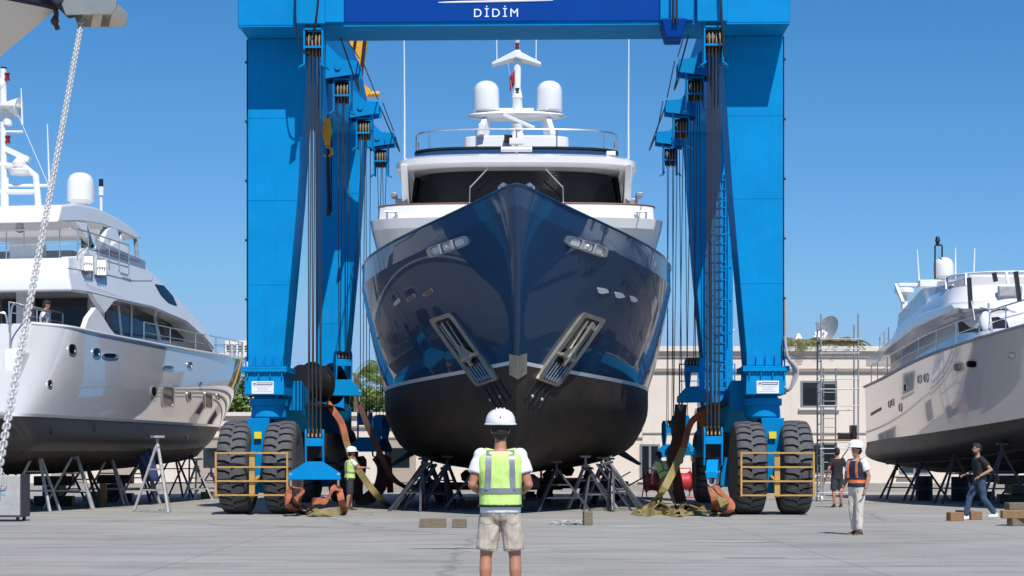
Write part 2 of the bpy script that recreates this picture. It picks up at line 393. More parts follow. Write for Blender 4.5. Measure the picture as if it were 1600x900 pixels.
def remeshed(mb, voxel, smooth=4):
    me = bpy.data.meshes.new('r'); me.from_pydata([tuple(p) for p in mb.v], [], mb.f)
    o = bpy.data.objects.new('r', me); col.objects.link(o)
    r = o.modifiers.new('r', 'REMESH'); r.mode = 'VOXEL'; r.voxel_size = voxel
    s = o.modifiers.new('s', 'SMOOTH'); s.iterations = smooth; s.factor = .5
    dg = bpy.context.evaluated_depsgraph_get(); m2 = bpy.data.meshes.new_from_object(o.evaluated_get(dg))
    out = MB(); out.add([p.co for p in m2.vertices], [tuple(f.vertices) for f in m2.polygons])
    bpy.data.objects.remove(o); bpy.data.meshes.remove(me); bpy.data.meshes.remove(m2); return out
class Hull:
    """levels (keel to sheer), each a row of (y, b, z): y aft, b half beam; row 0 at the stem, last at the transom"""
    def __init__(s, levels, per=7): s.L = [[V(p) for p in l] for l in levels]; s.per = per
    def row(s, lev):
        n = len(s.L[0]); out = []
        for i in range((n - 1) * s.per + 1):
            t = i / s.per; P = [catmull(l, t) for l in s.L]; out.append(catmull(P, lev))
        for p in out: p.y = max(p.y, 0)
        out[0].y = 0
        return out
    def rows(s, l0, l1, n): return [s.row(l0 + (l1 - l0) * i / n) for i in range(n + 1)]
    def mb(s, l0, l1, n, tf):                      # tf maps (y, b, z) with signed b to a point
        m = MB(); rs = s.rows(l0, l1, n)
        for sg in (1, -1): m.grid([[tf(p.x, p.y * sg, p.z) for p in r] for r in rs], flip=sg < 0)
        a = [tf(r[-1].x, r[-1].y, r[-1].z) for r in rs]; b = [tf(r[-1].x, -r[-1].y, r[-1].z) for r in rs]
        m.grid([a, b]); return m
    def cap(s, lev, tf, dz=0, inset=0):
        m = MB(); r = s.row(lev); m.grid([[tf(p.x, max(p.y - inset, 0), p.z + dz) for p in r], [tf(p.x, 0, p.z + dz + .05) for p in r], [tf(p.x, -max(p.y - inset, 0), p.z + dz) for p in r]]); return m
# ------------------------------------------------------------------ ground
g = MB(); g.grid([[(-1500, -200, 0), (1500, -200, 0)], [(-1500, 3000, 0), (1500, 3000, 0)]])
tag(g.build('ground', 'ground'), kind='structure')

def patch(name, u, v, w, d_, seed, m):            # a flat stain with a ragged edge lying on the concrete
    rnd = random.Random(seed); p = gnd(u, v); pts = []
    for k in range(22):
        a = 2 * math.pi * k / 22; r = rnd.uniform(.75, 1.15); pts.append((p.x + w * r * math.cos(a), p.y + d_ * r * math.sin(a), .004))
    m_ = MB(); m_.add(pts, [tuple(range(22))]); tag(m_.build(name, m, flat=True), kind='structure')
wet = mat('damp_concrete', (.13, .125, .12), .35, var=.2, vscale=2); dry = mat('dusty_concrete', (.46, .44, .40), .9, var=.1, vscale=3)
patch('wet_patch', 700, 857.5, .62, .10, 1, wet); patch('wet_patch', 300, 838, .5, .12, 2, dry); patch('dust_patch', 1130, 846, 1.0, .25, 3, dry); patch('dust_patch', 985, 823, .7, .25, 4, dry); patch('wet_patch', 1180, 872, .5, .06, 5, wet)
# ------------------------------------------------------------------ the long beige building behind the yard
BY = 80.0
def bx(u): return (u - UC) / FPX * BY
def bz(v): return EYE + (VH - v) / FPX * BY
bd = thing('beige_building', 'long beige building along the back of the yard, higher on the right', 'building', (5, BY, 0))
TALL0, TALL1, LOW0 = bx(1004), bx(1720), bx(-420)
b = MB(); b.bb((TALL0, BY, .4), (TALL1, BY + 14, bz(549))); b.bb((LOW0, BY + .02, .4), (TALL0, BY + 14, bz(650))); b.build('wall', 'wall', bd, True)
b = MB(); b.bb((TALL0 - .15, BY - .18, bz(549)), (TALL1, BY + 14, bz(541))); b.bb((LOW0, BY - .15, bz(650)), (TALL0 - .16, BY + 14, bz(644))); b.build('parapet', 'cornice', bd, True)
b = MB()
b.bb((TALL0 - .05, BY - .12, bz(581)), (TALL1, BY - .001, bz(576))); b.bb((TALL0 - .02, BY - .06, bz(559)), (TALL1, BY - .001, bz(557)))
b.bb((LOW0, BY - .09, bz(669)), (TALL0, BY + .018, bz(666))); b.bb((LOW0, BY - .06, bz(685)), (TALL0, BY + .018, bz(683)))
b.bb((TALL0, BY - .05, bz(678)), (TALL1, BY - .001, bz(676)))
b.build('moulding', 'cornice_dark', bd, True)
b = MB(); b.bb((LOW0, BY - .08, 0), (TALL1, BY + 13.9, .4)); b.build('plinth', 'plinth', bd, True)
def window(u0, v0, u1, v1, panes=2, reveal=True, bars=0):
    x0, x1, z1, z0 = bx(u0), bx(u1), bz(v0), bz(v1)
    f = MB(); t = .09
    f.bb((x0, BY - .05, z0), (x0 + t, BY - .002, z1)); f.bb((x1 - t, BY - .05, z0), (x1, BY - .002, z1)); f.bb((x0 + t, BY - .05, z1 - t), (x1 - t, BY - .002, z1)); f.bb((x0 + t, BY - .05, z0), (x1 - t, BY - .002, z0 + t))
    for k in range(1, panes):
        xm = x0 + (x1 - x0) * k / panes; f.bb((xm - .05, BY - .048, z0 + t), (xm + .05, BY - .002, z1 - t))
    for k in range(bars):
        zz = z0 + (z1 - z0) * (k + 1) / (bars + 1); f.bb(((x0 + x1) / 2 + .06, BY - .04, zz - .03), (x1 - t, BY - .004, zz + .03))
    w_ = f.build('window', 'alu', bd, True)
    MB().bb((x0 + t, BY - .02, z0 + t), (x1 - t, BY - .003, z1 - t)).build('pane', 'winglass', w_, True)
    MB().bb((x0 - .1, BY - .16, z0 - .1), (x1 + .1, BY - .003, z0 - .004)).build('sill', 'cornice', w_, True)
window(1251, 595, 1308, 637, 2)
window(1258, 692, 1308, 742, 2)
window(1000, 694, 1031, 750, 2); window(1150, 692, 1196, 742, 2); window(1405, 690, 1452, 742, 2); window(1405, 595, 1455, 637, 2); window(1090, 595, 1140, 637, 2); window(1530, 600, 1580, 640, 2); window(1540, 692, 1590, 742, 2)
for u0, u1 in ((318, 352), (604, 640), (470, 506), (166, 200), (90, 124)):
    x0, x1 = bx(u0), bx(u1)
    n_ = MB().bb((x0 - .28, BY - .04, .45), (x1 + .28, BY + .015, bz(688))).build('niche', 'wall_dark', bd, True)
    MB().bb((x0, BY - .06, 1.1), (x1, BY - .043, bz(700))).build('pane', 'winglass', n_, True)
# things on the roof
t = thing('roof_vent_unit', 'white louvred vent unit on the roof of the beige building, right of the rear ladder', 'vent', (bx(1151), BY + 4, bz(541)))
m_ = MB(); x0, x1 = bx(1141) - bx(1151), bx(1163) - bx(1151); m_.bb((x0, 0, 0), (x1, 1.2, 1.0)).build('housing', 'plate', t, bevel=.02)
m_ = MB()
for k in range(6): m_.bb((x0 + .06, -.04, .1 + k * .14), (x1 - .06, -.003, .17 + k * .14))
m_.build('louvre', 'alu', t)
MB().add([(x0 - .05, -.1, 1.003), (x1 + .05, -.1, 1.003), (x1 + .05, 1.3, 1.003), (x0 - .05, 1.3, 1.003), ((x0 + x1) / 2, .6, 1.42)], [(0, 1, 4), (1, 2, 4), (2, 3, 4), (3, 0, 4), (3, 2, 1, 0)]).build('hood', 'plate', t)
def dish(u, v, rad, tilt, label, dark):
    t = thing('satellite_dish', label, 'satellite dish', (bx(u), BY + 3, bz(541)), R(tilt))
    zc = bz(v) - bz(541)
    prof = [(rad * k / 8, .3 * rad * (k / 8) ** 2) for k in range(9)] + [(rad * 1.0, .3 * rad - .02), (rad * .5, .3 * rad * .25 - .03), (.01, -.03)]
    MB().lathe(prof, (0, 0, zc), V((0, -1, .45)), 28).build('reflector', dark, t)
    MB().tube([(0, 0, 0), (0, .1, zc)], .05).build('mast_pole', 'steel', t)
    ax = V((0, -1, .45)).normalized(); c = V((0, 0, zc)); f = c + ax * rad * 1.1
    MB().tube([c + V((0, 0, -rad * .9)) + ax * .25 * rad, f], .02).tube([f, f + ax * .12], .06).build('feed_arm', 'steel', t)
dish(1314, 511, .72, -55, 'large grey satellite dish seen edge-on on the roof above the scaffold', 'steel')
dish(1301, 520, .36, 10, 'small white satellite dish beside the large grey one on the roof', 'plate')
t = MB(); x0, x1 = bx(1249), bx(1273)
t.loft([[(x0, BY + 2, bz(541)), (x1, BY + 2, bz(541)), (x1, BY + 2.8, bz(541)), (x0, BY + 2.8, bz(541))], [(x0 + .1, BY + 2.1, bz(531)), (x1 - .1, BY + 2.1, bz(531)), (x1 - .1, BY + 2.7, bz(531)), (x0 + .1, BY + 2.7, bz(531))], [((x0 + x1) / 2 - .06, BY + 2.35, bz(515)), ((x0 + x1) / 2 + .06, BY + 2.35, bz(515)), ((x0 + x1) / 2 + .06, BY + 2.45, bz(515)), ((x0 + x1) / 2 - .06, BY + 2.45, bz(515))]])
tag(t.build('stone_finial', 'cornice', bevel=.03), 'small beige stone cap on the roof between the crane leg and the scaffold', 'roof cap')
t = MB(); p = at(1228, 541, BY + 1); q = at(1227, 465, BY + 1); t.tube([p, q], .06).bar(q + V((-.1, 0, -.6)), q + V((.25, 0, -.6)), .05).bar(q + V((-.05, 0, -1.3)), q + V((.3, 0, -1.25)), .05)
tag(t.build('roof_pole', 'hose'), 'thin grey pole with short arms on the roof right of the crane leg', 'pole')
# foliage: every plant its own trunk and leaf mesh
def plant(name, label, cat, base, h, rx, n, leaf='leaf', size=.28, trunk=True, seed=0, group=None):
    rnd = random.Random(seed); t = thing(name, label, cat, base, 0, group)
    if trunk:
        tr = MB(); tr.tube(smooth_path([(0, 0, 0), (.1, .05, h * .3), (-.05, 0, h * .6)], 4), [.16 * h / 6 * (1 - k / 12) for k in range(9)], 8)
        for k in range(6):
            a = k * 1.05 + rnd.random(); tr.tube([(0, 0, h * (.28 + .05 * k)), (math.cos(a) * rx * .6, math.sin(a) * rx * .5, h * (.55 + .06 * k))], [.06 * h / 6, .02], 6)
        tr.build('trunk', 'bark', t)
    m = MB(); cl = []
    for k in range(22):
        a, e = rnd.random() * 6.28, rnd.uniform(-.5, 1); rr = rnd.uniform(.35, 1)
        cl.append((V((math.cos(a) * rx * rr * .8, math.sin(a) * rx * rr * .8, h * .62 + e * h * .3)), rnd.uniform(.25, .45) * rx))
    for k in range(n):
        c, rad = rnd.choice(cl); d = V((rnd.gauss(0, 1), rnd.gauss(0, 1), rnd.gauss(0, 1))).normalized() * rad * rnd.uniform(.5, 1.05)
        p = c + d; a = V((rnd.gauss(0, 1), rnd.gauss(0, 1), rnd.gauss(0, .6))).normalized(); b_ = a.cross(d).normalized() if a.cross(d).length > 1e-3 else V((0, 0, 1)); s = size * rnd.uniform(.6, 1.3)
        m.add([p - a * s * .5, p + b_ * s * .25, p + a * s * .5, p - b_ * s * .25], [(0, 1, 2, 3)])
    m.build('crown', leaf, t, flat=True); return t
G = 'trees behind the beige building'
for i, (u, vtop, Y, rx, lf, lb) in enumerate([
        (350, 566, 97, 2.6, 'leaf', 'dark green bushy tree rising behind the low wall left of the crane leg'),
        (378, 590, 96, 1.8, 'leaf2', 'yellow green bush peeping out beside the left crane leg'),
        (566, 598, 98, 1.9, 'leaf', 'green bush behind the low wall between the lift ropes'),
        (596, 602, 96, 1.5, 'leaf2', 'yellow green bush against the left edge of the navy hull'),
        (480, 596, 97, 2.4, 'leaf', 'dark green tree behind the cable drums'),
        (315, 600, 98, 2.2, 'leaf2', 'light green tree behind the bow of the white yacht')]):
    p = at(u, VH, Y); h = EYE + (VH - vtop) / FPX * Y
    plant('tree', lb, 'tree', (p.x, Y, 0), h, rx, 2600, lf, .26, True, i, G)
def palm_plant(label, base, r, n, seed, droop=.6, leaf='palm', up=.6):
    rnd = random.Random(seed); t = thing('palm_plant', label, 'plant', base, 0, 'palm plants by the building'); m = MB()
    for k in range(n):
        a = rnd.random() * 6.28; L_ = r * rnd.uniform(.7, 1.15); u_ = up * rnd.uniform(.5, 1.4)
        pts = [V((math.cos(a) * L_ * s, math.sin(a) * L_ * s * .6, L_ * (u_ * s - droop * s * s * 1.5))) for s in (0, .25, .5, .75, 1)]
        m.tube(pts, [.02, .018, .015, .012, .006], 4)
        for i in range(14):
            s = .15 + .85 * i / 14; c = V((math.cos(a) * L_ * s, math.sin(a) * L_ * s * .6, L_ * (u_ * s - droop * s * s * 1.5)))
            for sg in (1, -1):
                d = V((-math.sin(a) * sg + .5 * math.cos(a), math.cos(a) * sg, -.5)) * .30 * r * (1.1 - s * .6); m.add([c, c + d * .5 + V((0, 0, .018)), c + d], [(0, 1, 2)]); m.add([c, c + d * .5 - V((.015, 0, .018)), c + d], [(0, 2, 1)])
    m.build('frond', leaf, t, flat=True); MB().lathe([(.10, -.12), (.13, -.05), (.1, .05), (.01, .1)]).build('stem', 'bark', t); return t
for i, (u, v, r) in enumerate([(1238, 541, 1.0), (1262, 542, .9), (1287, 540, .9), (1310, 540, .85), (1334, 543, .8)]):
    palm_plant(['spiky dry palm at the roof edge beside the crane leg', 'drooping palm below the stone roof cap', 'bushy palm at the roof edge in front of the small dish', 'green palm below the large satellite dish', 'short palm at the roof edge by the scaffold top'][i], (bx(u), BY + .12, bz(v) + .22), r, 20, i, .62)
for i, (u, v, Y, r) in enumerate([(556, 588, 90, 1.9), (604, 600, 92, 1.5)]):
    p = at(u, v, Y); t = palm_plant(['tall palm behind the wall left of the hanging hook block', 'smaller palm just left of the navy hull'][i], p, r, 22, 20 + i, .5, 'leaf2', .9)
    MB().tube([(0, 0, -p.z), (.05, 0, 0)], [.2, .14]).build('trunk', 'bark', t)
t = thing('distant_block', 'pale block of flats far away above the bow of the white yacht', 'building', (at(374, 720, 240).x, 240, 0))
h = EYE + (VH - 532) / FPX * 240; m_ = MB(); m_.bb((-1.9, 0, 0), (1.4, 5, h)); m_.bb((-2.6, -1, 0), (2.2, 6, h - 1.6)); m_.build('wall', 'cornice', t)
m_ = MB()
for k in range(4):
    for r_ in range(4): m_.bb((-1.7 + k * .8, -.05, h - .9 - r_ * .35), (-1.2 + k * .8, -.003, h - .7 - r_ * .35))
m_.build('window', 'winglass', t)
# ------------------------------------------------------------------ the blue travelling boat lift
YF = 46.6                                          # front face of its front legs
LY = math.atan(71 / FPX)
lift = thing('boat_lift', 'huge blue travelling boat lift straddling the navy yacht', 'boat lift', (.06, YF, 0), -LY)
ZB = 12.42                                         # underside of the beams
WB = 13.2                                          # front legs to rear legs
MB().bb((-6.98, -1.35, ZB), (6.98, .35, ZB + 2.5)).build('cross_beam', 'blue', lift, bevel=.03)
fl_ = MB().bb((-6.97, -1.365, ZB - .03), (6.97, -1.2, ZB - .002))
fl_.build('beam_flange', 'blue', lift)
m_ = MB()
for x in (-4.69, 4.12): m_.bb((x - .42, -1.47, ZB + .05), (x + .42, -1.352, ZB + 2.5))
for x in (-4.69, 4.12): m_.bb((x - .3, -1.53, ZB + .78), (x + .3, -1.472, ZB + .85))
for x in (-5.12, 5.0): m_.bb((x - .38, -1.56, ZB + .0), (x + .38, -1.352, ZB + 2.5))
m_.build('beam_bracket', 'blue', lift, bevel=.02)
bn = MB().bb((-4.26, -1.40, ZB + .07), (3.69, -1.353, ZB + 2.45)).build('banner', 'banner', lift)
SB = FPX / (YF - 1.4)
def bxz(u, v): return ((u - 805.5) / SB, ZB + (38 - v) / SB + .0)
x, z = bxz(779, 27)
tm = text_mb('DİDİM', .30, 1.35).xf(Matrix.Translation((x, -1.408, z)) @ FRONT); tm.build('lettering', 'white_letter', bn, flat=True)
x0, z0 = bxz(689, 4); x1, z1 = bxz(868, 1.5)
MB().tube([V((x0 + (x1 - x0) * k / 10, -1.405, z0 + (z1 - z0) * k / 10)) for k in range(11)], [.012, .022] + [.028] * 7 + [.024, .014], 6).build('emblem_stroke', 'white_letter', bn)
# legs
def leg(sg, y0, name='leg', depth=1.5):
    rings = []
    for z, wd, dy in ((ZB - .003, 1.58, depth), (8.2, 1.30, depth * .97), (3.86, .92, depth * .9)):
        a = 6.96
        rings.append([(sg * a, y0, z), (sg * a, y0 + dy, z), (sg * (a - wd), y0 + dy, z), (sg * (a - wd), y0, z)])
    return MB().loft(rings).build(name, 'blue', lift, bevel=.025)
for y0 in (0, WB):
    for sg in (-1, 1):
        lg = leg(sg, y0)
        fl = MB(); xc = sg * 6.52; fl.bb((xc - .60, y0 - .14, 3.72), (xc + .60, y0 + 1.55, 3.80)); fl.bb((xc - .60, y0 - .14, 3.805), (xc + .60, y0 + 1.55, 3.857))
        for k in range(5): fl.bb((xc - .5 + k * .24, y0 - .09, 3.86), (xc - .47 + k * .24, y0 - .003, 4.12))
        for k in range(8): fl.lathe([(.03, 0), (.03, .03)], (xc - .54 + k * .155, y0 - .1, 3.69), n=6)
        fl.build('leg_flange', 'blue', lg)
        sm_ = MB()
        for z, wd in ((10.35, 1.43), (8.2, 1.30), (6.0, 1.105)): sm_.bb((sg * 6.962, y0 - .007, z - .008), (sg * (6.96 - wd + .01), y0 - .001, z + .008))
        sm_.build('weld_seam', 'blue', lg)
        if y0 == 0:
            pp = MB(); pp.tube([(sg * 6.99, .1, ZB), (sg * 6.99, .1, 4.0)], .018)
            for k in range(6): pp.box((sg * 6.985, .1, ZB - .6 - 1.55 * k), (.12, .1, .05))
            pp.build('conduit', 'dark_steel', lg)
# lower leg boxes, slewing rings, struts, wheels, guards
def wheel():
    R_, W_ = 1.23, .80
    hub = MB().lathe([(.01, -.2), (.2, -.2), (.24, -.1), (.24, .1), (.2, .2), (.01, .2)], ax=(1, 0, 0), n=20).build('wheel', 'dark_steel', None)
    prof = [(.62, -.34), (.78, -.40), (1.02, -.40), (1.13, -.36), (1.165, -.27), (1.18, 0), (1.165, .27), (1.13, .36), (1.02, .40), (.78, .40), (.62, .34), (.60, 0), (.62, -.34)]
    ty = MB().lathe(prof, ax=(1, 0, 0), n=48)
    lug = MB(); N = 30
    for k in range(N):
        for sd in (-1, 1):
            a0 = 2 * math.pi * (k + (.5 if sd > 0 else 0)) / N
            pts = []
            rings = []
            for i, xx in enumerate((.0, .06, .16, .27, .34, .395)):
                rr = (1.232, 1.233, 1.23, 1.222, 1.20, 1.13)[i]; wob = (.25, .12, -.1, -.12, -.16, -.18)[i] * 2 * math.pi / N; ha = (.20, .33, .36, .37, .37, .36)[i] * 2 * math.pi / N
                ring = []
                for (da, r2) in ((-ha, rr - .12), (-ha, rr), (ha, rr), (ha, rr - .12)):
                    a = a0 + da + wob; ring.append((sd * (xx - .02), r2 * math.cos(a), r2 * math.sin(a)))
                rings.append(ring)
            lug.loft(rings)
    ty.build('tyre', 'groove', hub); 
    lug.build('tread', 'rubber', hub)
    # ribbed sidewalls
    sw = MB()
    for sd in (-1, 1): sw.lathe([(.64, sd * .36), (.78, sd * .412), (1.0, sd * .412), (1.13, sd * .375)], ax=(1, 0, 0), n=48)
    sw.build('sidewall', 'rubber', hub)
    MB().lathe([(.61, -.30), (.61, -.26), (.45, -.2), (.2, -.16), (.2, .16), (.45, .2), (.61, .26), (.61, .30), (.56, .30), (.56, -.30), (.61, -.30)], ax=(1, 0, 0), n=32).build('rim', 'dark_steel', hub)
    return hub
proto_wheel = None
for y0 in (0, WB):
    for sg in (-1, 1):
        xc = sg * 6.52; yc = y0 + .7
        bxm = MB(); bxm.loft([[(xc - .50, y0 - .05, 3.717), (xc + .50, y0 - .05, 3.717), (xc + .50, y0 + 1.4, 3.717), (xc - .50, y0 + 1.4, 3.717)], [(xc - .52, y0 - .05, 3.12), (xc + .52, y0 - .05, 3.12), (xc + .52, y0 + 1.4, 3.12), (xc - .52, y0 + 1.4, 3.12)]])
        for k in range(4): bxm.bb((xc - .45 + k * .3, y0 - .12, 3.55), (xc - .42 + k * .3, y0 - .053, 3.715))
        hd = bxm.build('slewing_head', 'blue', lift, bevel=.02)
        MB().lathe([(.36, .28), (.42, .20), (.50, .19), (.50, .02), (.44, 0), (.47, -.28), (.40, -.34)], (xc, yc, 2.84), n=28).build('slewing_ring', 'blue', hd)
        xw = sg * 6.73
        MB().loft([[(xw - .3, yc - .45, 2.52), (xw + .3, yc - .45, 2.52), (xw + .3, yc + .45, 2.52), (xw - .3, yc + .45, 2.52)], [(xw - .17, yc - .25, 1.1), (xw + .17, yc - .25, 1.1), (xw + .17, yc + .25, 1.1), (xw - .17, yc + .25, 1.1)], [(xw - .14, yc - .25, .55), (xw + .14, yc - .25, .55), (xw + .14, yc + .25, .55), (xw - .14, yc + .25, .55)]]).tube([(xw - .6, yc, 1.23), (xw + .6, yc, 1.23)], .13).build('wheel_strut', 'blue', lift, bevel=.015)
        for dx in (-.6, .6):
            loc = (xw + dx, yc, 1.23)
            if proto_wheel is None:
                proto_wheel = wheel(); proto_wheel.parent = lift; proto_wheel.location = loc
            else:
                wl = copy_part(proto_wheel, lift, loc); wl.rotation_euler = (.11 * (dx + y0), 0, 0)
        # yellow guard rail in front of the wheels
        gd = MB(); yg = y0 - .75 if y0 == 0 else y0 + .7 + 1.45
        for z in (.52, .88, 1.24, 1.60): gd.bar((xw - .92, yg, z), (xw + .92, yg, z), .042)
        for x in (-.92, .92): gd.bar((xw + x, yg - .002, .49), (xw + x, yg - .002, 1.63), .048)
        gd.bar((xw, yg + .08, .47), (xw, yg + .08, 1.63), .14, .08)
        gd.bar((xw, yg + .1, .8), (xw, yc, 1.0), .1); 
        gp = gd.build('wheel_guard', 'yellow', lift)
        if y0 == 0:
            zp0, zp1 = 3.14, 3.47; xp = sg * 6.56; hw = .29
            pl = MB(); pl.bb((xp - hw, -.075, zp0), (xp + hw, -.053, zp1)); pl = pl.build('sign_plate', 'plate', hd, bevel=.02)
            nv = MB(); nv.bb((xp - hw + .03, -.079, zp1 - .10), (xp + hw - .03, -.0765, zp1 - .03)); nv.build('sign_header', 'plate_navy', hd)
            e = MB(); e.lathe([(.05, 0), (.05, .003)], (xp - hw + .09, -.080, zp1 - .065), (0, -1, 0), 16); e.bb((xp - hw + .15, -.083, zp1 - .076), (xp + hw - .05, -.080, zp1 - .052)); e.build('sign_emblem', 'plate', hd)
            e = MB(); e.lathe([(.027, 0), (.027, .003)], (xp - hw + .09, -.0835, zp1 - .065), (0, -1, 0), 12)
            e.build('emblem_dot', 'plate_navy', hd)
            for r_, wd in enumerate((.42, .26, .26, .44)):
                z = zp1 - .14 - r_ * .042; x = xp - wd / 2; e = MB()
                while x < xp + wd / 2:
                    l_ = random.uniform(.02, .05); e.bb((x, -.0787, z - .008), (x + l_, -.0763, z + .008)); x += l_ + .012
                e.build('print_line', 'plate_grey', hd)
            MB().bb((xw - .1, yc - .47, 1.98), (xw + .09, yc - .445, 2.16)).build('yellow_tag', 'tag_yellow', hd)
# side beams along the tops, with sheave brackets
for sg in (-1, 1):
    sb = MB()
    prof = [(.352, ZB + 2.3), (.352, ZB + .0), (1.503, ZB - .004), (1.503, 10.95), (4.8, 10.95), (7.2, 11.9), (WB - .003, ZB - .1), (WB + 3.6, ZB + .05), (WB + 3.6, ZB + 1.2), (WB, ZB + 2.3)]
    sb.slab([(sg * 6.9, y, z) for y, z in prof], [(sg * 5.5, y, z) for y, z in prof]); sb.build('side_beam', 'blue', lift, bevel=.02)
YS = (-1.15, 4.85, 10.7, 16.1)                     # the four hoisting points of each side
HOIST = {}
for sg in (-1, 1):
    for k, y in enumerate(YS):
        xs = sg * 5.05; zt = 12.15
        br = MB(); x0, x1 = sg * 5.497, sg * 4.55
        if k:
            q = [(sg * 5.497, ZB + .92), (sg * 5.0, ZB + .43), (sg * 4.55, ZB + .40), (sg * 4.55, ZB + .04), (sg * 5.497, ZB - .1)]
            for yy in (y - .42, y + .36): br.prism([(a, yy, z) for a, z in q], (0, .06, 0))
            br.bb((sg * 5.497, y - .36, ZB + .33), (sg * 4.57, y + .36, ZB + .39))
            br.lathe([(.09, 0), (.09, .05)], (xs + sg * .1, y - .42, ZB + .22), (0, -1, 0), 12)
        for dx in (-.23, .23): br.bb((xs + dx - .02, y - .3, zt - .75), (xs + dx + .02, y + .3, ZB + (.3 if k else 0)))
        br.bb((xs - .21, y - .33, zt + .14), (xs + .21, y - .302, zt + .19)); br.bb((xs - .21, y - .33, zt - .32), (xs + .21, y - .302, zt - .27))
        for dx in (-.36, .36): br.bar((xs + dx * .6, y - .28, zt - .74), (xs + dx, y - .3, zt - .84), .36, .03)
        bo = br.build('sheave_bracket', 'blue', lift)
        sh = MB(); 
        for j in range(4): sh.lathe([(.08, -.036), (.29, -.036), (.29, -.02), (.24, 0), (.29, .02), (.29, .036), (.08, .036)], (xs - .135 + j * .09, y, zt - .18), (1, 0, 0), 18)
        sh.bb((xs - .2, y - .02, zt - .3), (xs + .2, y + .27, zt + .15))
        sh.build('sheave', 'black', bo)
        rt = MB()
        for j in range(4):
            rt.tube([V((xs - .135 + j * .09 + .02, y - .30 * math.sin(a), zt - .18 + .30 * math.cos(a))) for a in [i * math.pi / 8 for i in range(-4, 9)]], .02, 6)
        rt.build('rope_wrap', 'rope_tan', bo)
        HOIST[(sg, k)] = (xs, y, zt - .2)
# hook blocks: (top of the block z, spreader turn, spreader half length)
HB = {(-1, 0): (2.2, 5, .66), (-1, 1): (4.55, 18, .52), (-1, 2): (2.97, 10, .5), (-1, 3): (3.0, 60, .45), (1, 0): (2.25, 82, .62), (1, 1): (4.35, -28, .5), (1, 2): (2.85, -32, .5), (1, 3): (2.8, 20, .5)}
SP = {}
for (sg, k), (zt, turn, hl) in HB.items():
    xs, y, zs = HOIST[(sg, k)]
    R3 = Matrix.Rotation(R(turn), 3, 'Z') if k or sg < 0 else Matrix.Rotation(R(0), 3, 'Z')
    RS = Matrix.Rotation(R(turn), 3, 'Z'); c = V((xs, y, 0))
    hb = MB()
    for dx in (-.22, .22):
        poly = [(dx - .02, -.2, zt - .12), (dx - .02, -.1, zt), (dx - .02, .1, zt), (dx - .02, .2, zt - .12), (dx - .02, .2, zt - .55), (dx - .02, .08, zt - .98), (dx - .02, -.08, zt - .98), (dx - .02, -.2, zt - .55)]
        hb.prism([c + R3 @ V(p) for p in poly], R3 @ V((.04, 0, 0)))
    hb.box(c + R3 @ V((0, -.14, zt - .33)), (.40, .12, .2), R3)
    ho = hb.build('hook_block', 'blue', lift, bevel=.008)
    s2 = MB()
    for j in range(4): s2.lathe([(.05, -.035), (.19, -.035), (.17, 0), (.19, .035), (.05, .035)], c + R3 @ V((-.15 + j * .1, 0, zt - .2)), R3 @ V((1, 0, 0)), 16)
    s2.build('sheave', 'black', ho)
    w2 = MB()
    for j in range(4): w2.tube([c + R3 @ V((-.15 + j * .1, -.2 * math.cos(a), zt - .2 + .2 * math.sin(a))) for a in [i * math.pi / 8 for i in range(0, 9)]], .022, 6)
    w2.build('rope_wrap', 'rope_tan', ho)
    s3 = MB(); q = [(-hl, zt - 1.28), (-hl, zt - 1.12), (-.2, zt - .82), (.2, zt - .82), (hl, zt - 1.12), (hl, zt - 1.28)]
    s3.prism([c + RS @ V((a, -.14, z)) for a, z in q], RS @ V((0, .28, 0))); s3.build('spreader', 'blue', ho, bevel=.012)
    s4 = MB()
    for e in (-1, 1):
        p = c + RS @ V((e * (hl - .06), 0, zt - 1.28)); d = RS @ V((0, .09, 0))
        s4.tube([p + d + V((0, 0, .16)), p + d * 1.1, p + d * .9 - V((0, 0, .14)), p - V((0, 0, .2)), p - d * .9 - V((0, 0, .14)), p - d * 1.1, p - d + V((0, 0, .16))], .032, 8); s4.tube([p + d * 1.7 + V((0, 0, .14)), p - d * 1.7 + V((0, 0, .14))], .035, 8)
        SP[(sg, k, e)] = ROOTM[lift.name] @ (p - V((0, 0, .2)))
    s4.build('shackle', 'steel', ho)
    if (sg, k) == (-1, 0):
        text_mb('4', .14).xf(Matrix.Translation(c + V((-.13, -.208, zt - .36))) @ FRONT).build('numeral', 'plate_navy', ho, flat=True)
    for j in range(4):
        for dy in ((-.19, -.27), (.19, .27)):
            p = V((xs - .135 + j * .09 + .02, y + dy[1], zs)); q = c + R3 @ V((-.15 + j * .1, dy[0], zt - .2))
            if (j + (dy[0] > 0)) % 2 == 0 or k == 0: MB().tube([q, p], .013 if k else .015, 6).build('rope', 'rope', lift)
# sill beams, cable drums, ladder, hoist
for sg in (-1, 1):
    sl_ = MB(); prof = [(1.42, 3.55), (4.2, 3.1), (WB - .1, 3.1), (WB - .1, 2.2), (3.8, 2.2), (1.42, 2.75)]
    sl_.slab([(sg * 6.9, y, z) for y, z in prof], [(sg * 5.75, y, z) for y, z in prof]); so_ = sl_.build('sill_beam', 'blue', lift, bevel=.02)
    st = MB(); st.bb((sg * 5.745, 2.0, 2.9), (sg * 5.3, 7.4, 2.98)); st.bb((sg * 5.4, 3.9, 1.5), (sg * 6.8, 8.8, 2.19)); st.build('machinery_deck', 'dark_steel', so_)
for y, r in ((3.4, .52), (5.6, .62)):
    for sg in (-1, 1):
        if sg > 0: continue
        MB().lathe([(.12, -.42), (r, -.42), (r, -.38), (r * .8, -.36), (r * .8, .36), (r, .38), (r, .42), (.12, .42)], (sg * 5.75, y, 3.02 + r + .02), V((.55, -.6 * sg, 0)), 30).build('cable_drum', 'black', lift)
